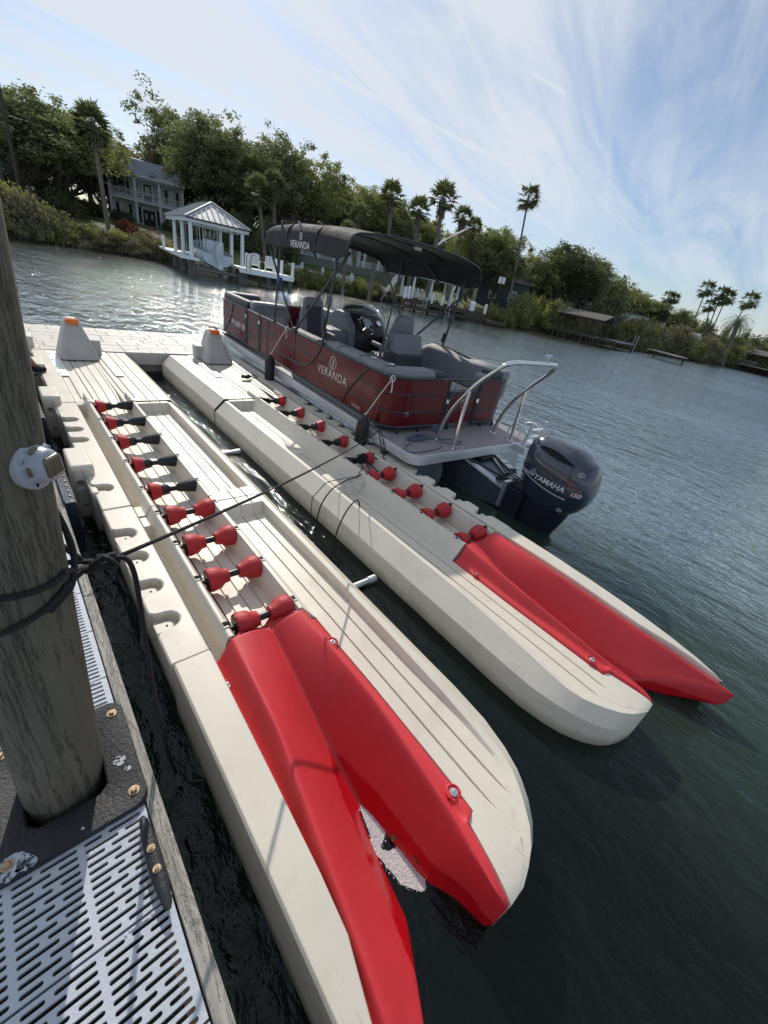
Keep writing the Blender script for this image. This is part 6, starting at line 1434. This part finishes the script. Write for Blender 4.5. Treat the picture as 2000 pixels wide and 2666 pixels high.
part('body','boat_white',q,lambda b:b.prism([(0,.35),(0,2.2),(.3,2.5),(4.6,2.5),(5.2,1.5),(5.6,1.3),(5.6,.35)],0,2.1,Matrix(((1,0,0,0),(0,0,1,0),(0,1,0,0),(0,0,0,1)))),bevel=.1)
[part('side_window','glass_dark',q,lambda b:b.box(xx,xx+1,-.03,0,1.4,2.0)) for xx in (.6,2.2)]
for x in (1.0,4.4): part('wheel','black_rubber',q,lambda b:b.tube([(x,-.05,.36),(x,.2,.36)],.36,14))
# ---- paths
def strip(name,pts,w_,m,z=.05):
    b=MB(); L_=[];R2=[]
    for i,p in enumerate(pts):
        d=(pts[min(i+1,len(pts)-1)]-pts[max(i-1,0)]).normalized(); n_=Vector((-d.y,d.x,0))*w_/2; L_.append((p.x+n_.x,p.y+n_.y,ground(p.x,p.y)+z)); R2.append((p.x-n_.x,p.y-n_.y,ground(p.x,p.y)+z))
    b.loft([L_,R2]); return build(name,b,m,None)
def gp(px,R): hy=480+.2156*(px+110); p=D(px,hy,R); p.z=0; return p
tag(strip('path',[gp(385,69),gp(392,64),gp(408,58),gp(425,53),gp(450,47)],1.5,'brick_path'),None,None,kind='structure')
tag(strip('path',[gp(745,60),gp(790,56),gp(850,52),gp(905,49)],1.6,'concrete_path'),None,None,kind='structure')
# ---- picket fences
def picket(pxa,Ra,pxb,Rb,lab,name='picket_fence',h=1.0,dark=False):
    a,c=gp(pxa,Ra),gp(pxb,Rb); a.z=ground(a.x,a.y); c.z=ground(c.x,c.y); L_=(c-a).length; r=thing(name,lab,'fence',a,0,'white picket fences')
    n=int(L_/.17); b=MB(); d=(c-a)/n
    for k in range(n): q=d*k+Vector((0,0,0)); hh=h*(.88+.12*math.cos(2*PI*k/n*2)); b.box(q.x-.05,q.x+.05,q.y-.012,q.y+.012,q.z+.05,q.z+hh)
    build('picket','x' if False else b,'white_paint',r)
    b=MB(); b.beam((0,.03,.3),(d*n)+Vector((0,.03,.3)),.03,.08); b.beam((0,.03,.75*h),(d*n)+Vector((0,.03,.75*h)),.03,.08); build('fence_rail',b,'white_paint',r)
    for q in (Vector((0,0,0)),d*n): b=MB(); b.box(q.x-.09,q.x+.09,q.y-.09,q.y+.09,q.z,q.z+h*1.2); build('post',b,'white_paint',r)
picket(718,47.5,788,49.5,'short white picket fence right of the white garden chairs'); picket(842,49,918,49.5,'white picket fence left of the thin pole, under the canopy'); picket(922,48.5,968,48,'white picket fence between the thin pole and the palm trunk'); picket(1002,50,1050,48,'faded picket fence behind the left end of the white-capped dock')
# ---- metal-roofed boathouse
bh=frame(10.5,32.7,-8,'boathouse','open white boathouse with a standing-seam metal hip roof and a white boat hanging inside','boathouse',0)
def piling(b,x,y,z1,r=.16): b.tube([(x,y,-1.2),(x,y,z1)],r,10)
for x,y in ((.35,.35),(.35,3.3),(.35,6.6),(3.7,.35),(3.7,3.3),(3.7,6.6)):
    b=MB(); b.lathe([(.13,1.1),(.12,3.3)],14,Matrix.Translation((x,y,0))); build('column',b,'white_paint',bh,smooth=True)
    b=MB(); b.lathe([(.30,-1.2),(.30,.0),(.27,.45),(.22,.8),(.15,1.0)],12,Matrix.Translation((x,y,0))); build('piling',b,'barnacle',bh,smooth=True)
ez=3.38; rf=part('roof','metal_roof_light',bh,lambda b:b.add([(0,0,ez),(4.2,0,ez),(4.2,8.9,ez),(0,8.9,ez),(2.1,2.1,4.55),(2.1,6.8,4.55)],[(0,1,4),(1,2,5,4),(2,3,5),(3,0,4,5)]))
b=MB()
for k in range(1,11): 
    x=4.2*k/11; yy=2.1*min(x,4.2-x)/2.1; b.beam((x,0,ez+.01),(x,yy,lerp(ez,4.55,yy/2.1)+.01),.04,.05)
for k in range(1,22):
    y=8.9*k/22; q=min(1,y/2.1,(8.9-y)/2.1)
    for s in (0,1): b.beam((4.2*s,y,ez+.01),(lerp(4.2*s,2.1,q),y,lerp(ez,4.55,q)+.01),.04,.05)
build('roof_seam',b,'metal_roof_light',rf)
b=MB()
for a,c in (((0,0),(2.1,2.1)),((4.2,0),(2.1,2.1)),((0,8.9),(2.1,6.8)),((4.2,8.9),(2.1,6.8))): b.beam((*a,ez+.02),(*c,4.57),.10,.06)
b.beam((2.1,2.1,4.57),(2.1,6.8,4.57),.12,.06); build('ridge_cap',b,'metal_roof_light',rf)
part('fascia','white_paint',bh,lambda b:(b.box(.1,4.1,.12,.26,3.12,3.36),b.box(.1,.24,.3,8.7,3.12,3.36),b.box(3.96,4.1,.3,8.7,3.12,3.36),b.box(.1,4.1,.3,8.7,3.34,3.37)))
part('gutter','black_plastic',bh,lambda b:b.box(.02,4.18,-.03,.05,3.30,3.375))
part('walkway_deck','white_paint',bh,lambda b:(b.box(-.35,.75,-.1,10.5,.98,1.12),b.box(.0,4.2,8.2,9.2,.98,1.12)))
part('dock_post','white_paint',bh,lambda b:(b.box(-.35,-.15,8.3,8.5,1.1,2.0)))
part('walkway_deck','white_paint',bh,lambda b:(b.box(3.4,7.5,-.05,2.6,.92,1.06),b.box(3.4,7.5,-.08,-.02,.75,1.08)))
for x in (3.9,5.6,7.3):
    for yy in (.2,2.3): part('piling','barnacle',bh,lambda b:piling(b,x,yy,1.0))
for x,y in ((7.4,.05),(7.4,2.5),(4.55,2.3),(6.9,2.5),(4.5,1.4)): part('dock_post','white_paint',bh,lambda b:b.box(x-.09,x+.09,y-.09,y+.09,1.06,2.0))
part('hoist_beam','galv',bh,lambda b:(b.box(.6,.75,.6,6.4,3.0,3.12),b.box(3.4,3.55,.6,6.4,3.0,3.12),b.box(.5,3.6,1.2,1.35,3.02,3.1),b.box(.5,3.6,5.2,5.35,3.02,3.1)))
for x in (.9,3.3):
    for y in (1.2,5.2): part('lift_cable','galv',bh,lambda b:b.tube([(x,y,3.0),(x,y,.45)],.015,5))
for yy in (1.2,5.2): part('lift_cradle','grey_pile',bh,lambda b:b.tube([(.5,yy,.50),(3.75,yy,.42)],.10,8))
for x in (4.2,3.9): part('safety_handrail','dash_black',bh,lambda b:b.tube(cr_path([(x,-.05,.4),(x,-.05,1.7),(x+.1,.1,1.95),(x+.3,.4,1.95)],4),.03,6))
# ---- white motorboat on the lift
c=bh.matrix_basis@Vector((1.0,.8,.62)) if False else Matrix.Translation((10.5,32.7,0))@Matrix.Rotation(R_(-8),4,'Z')@Vector((2.12,.75,.60))
mb_=thing('motorboat','white centre-console boat with an outboard hanging in the boathouse','boat',c,R_(-8))
b=MB(); rings=[]
for y,hw,zk,zs in ((0,.95,.10,.95),(.3,1.05,.05,1.0),(2.,1.15,.0,1.08),(3.6,1.05,.0,1.2),(4.8,.72,.12,1.36),(5.6,.30,.45,1.5),(5.95,.03,.9,1.58)):
    rings.append([(-hw,y,zs),(-hw*.94,y,zs*.55+zk*.3),(-hw*.78,y,zk+.24),(0,y,zk),(hw*.78,y,zk+.24),(hw*.94,y,zs*.55+zk*.3),(hw,y,zs)])
b.loft(rings); r0=rings[0]; b.add(r0,[tuple(range(7))]); b.box(-.95,.95,.3,4.4,.60,.66); hl=build('hull',b,'boat_white',mb_,smooth=True,ang=30)
part('gunwale','boat_white',mb_,lambda b:[b.tube([(s*q[0],q[1],q[3]) for q in ((.97,0,0,.96),(1.07,.3,0,1.01),(1.17,2,0,1.09),(1.07,3.6,0,1.21),(.74,4.8,0,1.37),(.3,5.6,0,1.51))],.05,6) for s in (-1,1)] and None)
part('seat','boat_white',mb_,lambda b:(b.box(-.55,-.08,.6,.85,.95,1.75),b.box(.08,.55,.6,.85,.95,1.75),b.box(-.55,.55,.6,1.2,.9,1.12)),bevel=.06)
part('console','boat_white',mb_,lambda b:b.box(-.42,.42,2.0,2.8,.66,1.75),bevel=.05); part('windscreen','glass_dark',mb_,lambda b:b.box(-.40,.40,2.35,2.40,1.75,2.2))
part('t_top','boat_white',mb_,lambda b:(b.box(-.8,.8,1.3,3.0,2.42,2.48)),bevel=.02); part('t_top_frame','alu',mb_,lambda b:[b.tube([(s*.55,y,.7),(s*.62,y,2.42)],.03,6) for s in (-1,1) for y in (1.5,2.7)] and None)
part('fishing_rod','white_paint',mb_,lambda b:[b.tube([(x,1.3,1.9),(x,1.3-.1*k,2.35)],.02,4) for k,x in enumerate((-.5,-.2,.1,.4))] and None)
om=thing('x','x','x') if False else None
part('outboard_motor','boat_white',mb_,lambda b:b.loft([[(hw*math.cos(a),yc+hl_*math.sin(a),z) for a in [2*PI*k/16 for k in range(16)]] for z,yc,hl_,hw in ((.12,-.75,.10,.03),(.25,-.62,.14,.06),(.5,-.46,.2,.12),(.75,-.40,.34,.22),(1.15,-.52,.42,.26),(1.5,-.66,.36,.22),(1.62,-.7,.2,.12))],True,True),smooth=True)
part('propeller','galv',mb_,lambda b:b.lathe([(.0,-.02),(.17,.0),(.0,.02)],10,Matrix.Translation((0,-.82,.2))@Matrix.Rotation(PI/2,4,'X')))
part('bottom_rail','dash_black',mb_,lambda b:(b.beam((-.85,.1,.36),(-.30,.1,.12),.06,.12),b.beam((.85,.1,.36),(.30,.1,.12),.06,.12)))
# ---- two garden chairs on the wharf
def gchair(px,py,lab):
    p=W(px,py,1.06); p=Matrix.Translation((10.5,32.7,0))@Matrix.Rotation(R_(-8),4,'Z')@Vector((lab[1],1.4,1.06)); r=thing('garden_chair',lab[0],'chair',p,R_(-25),'white garden chairs on the wharf')
    part('back','white_paint',r,lambda b:[b.beam((x,.25,.30),(x*1.15,.58,1.05-.5*x*x*2),.085,.02) for x in (-.24,-.14,-.05,.05,.14,.24)] and None)
    part('seat','white_paint',r,lambda b:b.beam((0,-.35,.38),(0,.28,.26),.55,.03)); 
    for s in (-1,1): part('arm','white_paint',r,lambda b:b.box(s*.36-.07,s*.36+.07,-.38,.35,.55,.58)); part('leg','white_paint',r,lambda b:(b.box(s*.32-.03,s*.32+.03,-.36,-.28,.0,.55))); part('leg','white_paint',r,lambda b:b.beam((s*.3,-.3,.36),(s*.3,.62,.02),.04,.09,up=(1,0,0)))
gchair(0,0,('left white garden chair on the wharf beside the boathouse',4.95)); gchair(0,0,('right white garden chair on the wharf beside the boathouse',6.05))
# ---- middle private dock with white-capped piles
md=frame(30.5,32.5,-20,'boat_dock','dark private boat dock with a flat white roof and many white-capped piles','dock',0)
part('deck','dark_wood',md,lambda b:(b.box(0,9.7,0,1.2,.85,1.0),b.box(0,.9,0,5,.85,1.0),b.box(6.6,9.7,0,3,.85,1.0),b.box(0,9.7,3.6,5,.85,1.0)))
part('deck_fascia','dark_wood',md,lambda b:(b.box(0,9.7,-.06,0,.25,.45),b.box(0,9.7,-.06,0,.65,.98)))
for i,x in enumerate((.1,1.4,2.9,4.3,5.9,7.4,9.6)):
    for yy in (0.,4.2): part('piling','dark_wood',md,lambda b:piling(b,x,yy,1.22,.13))
for x,y,h in ((.1,-.02,1.9),(.55,.1,1.95),(3.5,3.4,1.9),(2.1,1.5,1.95),(2.5,2.4,2.0),(1.8,2.9,2.),(3.1,.0,1.75),(4.3,.0,1.75),(6.6,1.2,1.7),(7.9,.1,1.75),(8.3,.3,1.8),(6.9,3.2,2.1),(9.62,.0,1.8),(1.3,3.6,1.9),(2.8,3.9,1.95),(7.2,2.5,1.7)):
    c_=part('capped_pile','white_paint',md,lambda b:b.lathe([(.15,.95),(.15,h),(.0,h+.12)],12,Matrix.Translation((x,y,0)))); 
for x,y in ((1.2,.8),(3.2,.8),(5.4,.4),(6.3,.8),(1.2,3.8),(6.3,3.8)): part('column','white_paint',md,lambda b:b.box(x-.09,x+.09,y-.09,y+.09,.95,3.0))
part('roof','metal_roof_light',md,lambda b:(b.box(.6,7.2,-.1,4.4,3.0,3.12),b.box(.6,7.2,-.14,-.1,2.92,3.14)))
part('float','dark_wood',md,lambda b:b.box(-.2,4.2,-.9,-.15,.15,.35)); part('float','dark_wood',md,lambda b:b.box(9.9,12.6,-.4,1.0,.15,.42))
for x0 in (2.2,5.0): part('ladder','galv',md,lambda b:[b.tube([(x,-.1,-.2),(x,-.1,1.8)],.03,5) for x in (x0,x0+.35)]+[b.tube([(x0,-.1,z),(x0+.35,-.1,z)],.02,5) for z in (.1,.4,.7,1.0,1.3)] and None)
q=gp(1292,50); sgn=thing('notice_sign','small white notice sign on the lawn right of the white-capped dock','sign',(q.x,q.y,ground(q.x,q.y)),R_(-50)); part('board','sign_white',sgn,lambda b:(b.box(-.35,-.03,-.02,.02,1.0,1.6),b.box(.03,.35,-.02,.02,1.0,1.6))); part('post','dark_wood',sgn,lambda b:b.box(-.04,.04,.02,.08,0,1.3))
# ---- shingled boat dock
sd=frame(53.1,22.6,90,'boat_dock','open boat dock with a brown shingled gable roof standing in the water','dock',0)
part('roof','shingle',sd,lambda b:b.prism([(-3.4,2.72),(-1.75,3.35),(-.1+.3,2.72),(-.1+.3,2.62),(-1.75,3.23),(-3.4,2.62)],-.5,5.9,Matrix(((0,0,1,0),(1,0,0,0),(0,1,0,0),(0,0,0,1)))))
for x in (.0,2.3,4.7):
    for y in (0,-3.1): part('post','dark_wood',sd,lambda b:b.tube([(x,y,-1),(x,y,2.7)],.09,8))
part('roof_beam','dark_wood',sd,lambda b:(b.box(-.2,5.4,-.06,.06,2.5,2.64),b.box(-.2,5.4,-3.16,-3.04,2.5,2.64)))
part('deck','grey_deck',sd,lambda b:(b.box(-.3,5.6,-.1,.55,.80,.92),b.box(-2.6,-.1,-6.0,-.1,.80,.92),b.box(-.4,.2,-3.4,.5,.80,.92)))
part('deck_fascia','dark_wood',sd,lambda b:(b.box(-.3,5.6,.55,.60,.68,.93),b.box(-2.6,-.1,-.12,-.05,.68,.93)))
for x,y in ((-2.5,-.2),(-2.5,-3),(-2.5,-5.9),(-.5,-.2),(5.2,.45),(3.4,.45),(1.4,.45),(-.4,-5.9)): part('piling','dark_wood',sd,lambda b:b.tube([(x,y,-1),(x,y,.85)],.10,8))
for x,y in ((-2.7,-5.9),(-2.2,-6.3)): part('mooring_post','grey_pile',sd,lambda b:b.tube([(x,y,-1),(x,y,1.9)],.09,8))
# ---- farthest roofed dock
fd=frame(93,9.0,90,'boat_dock','farthest roofed dock with many thin posts at the right edge','dock',0)
part('roof','shingle',fd,lambda b:b.prism([(-5.2,2.75),(-2.4,3.45),(.5,2.75),(.5,2.62),(-2.4,3.3),(-5.2,2.62)],-6,5.4,Matrix(((0,0,1,0),(1,0,0,0),(0,1,0,0),(0,0,0,1)))))
for x in (-5,-3,-1,1,3,5):
    for y in (0,-4.6): part('post','dark_wood',fd,lambda b:b.tube([(x,y,-1),(x,y,2.7)],.11,8))
part('deck','grey_deck',fd,lambda b:(b.box(-6,9,-.2,1.2,.85,1.0),b.box(-6,5,-5.2,-4.4,.85,1.0)))
for x in (6.4,7.6,8.8): part('mooring_post','grey_pile',fd,lambda b:b.tube([(x,.9,-1),(x,.9,2.0)],.13,8))
part('railing','grey_deck',fd,lambda b:(b.box(3,9,1.1,1.18,1.5,1.6),b.box(3,9,1.1,1.18,1.2,1.28)))
p=W(1790,935,.7); sm=frame(p.x,p.y,60,'small_pier','small low pier half hidden in the mangroves left of the farthest dock','dock',0); part('deck','grey_deck',sm,lambda b:b.box(0,5,0,1.4,.7,.82)); [part('piling','dark_wood',sm,lambda b:piling(b,xx,.2,.8,.1)) for xx in (.2,4.6)]
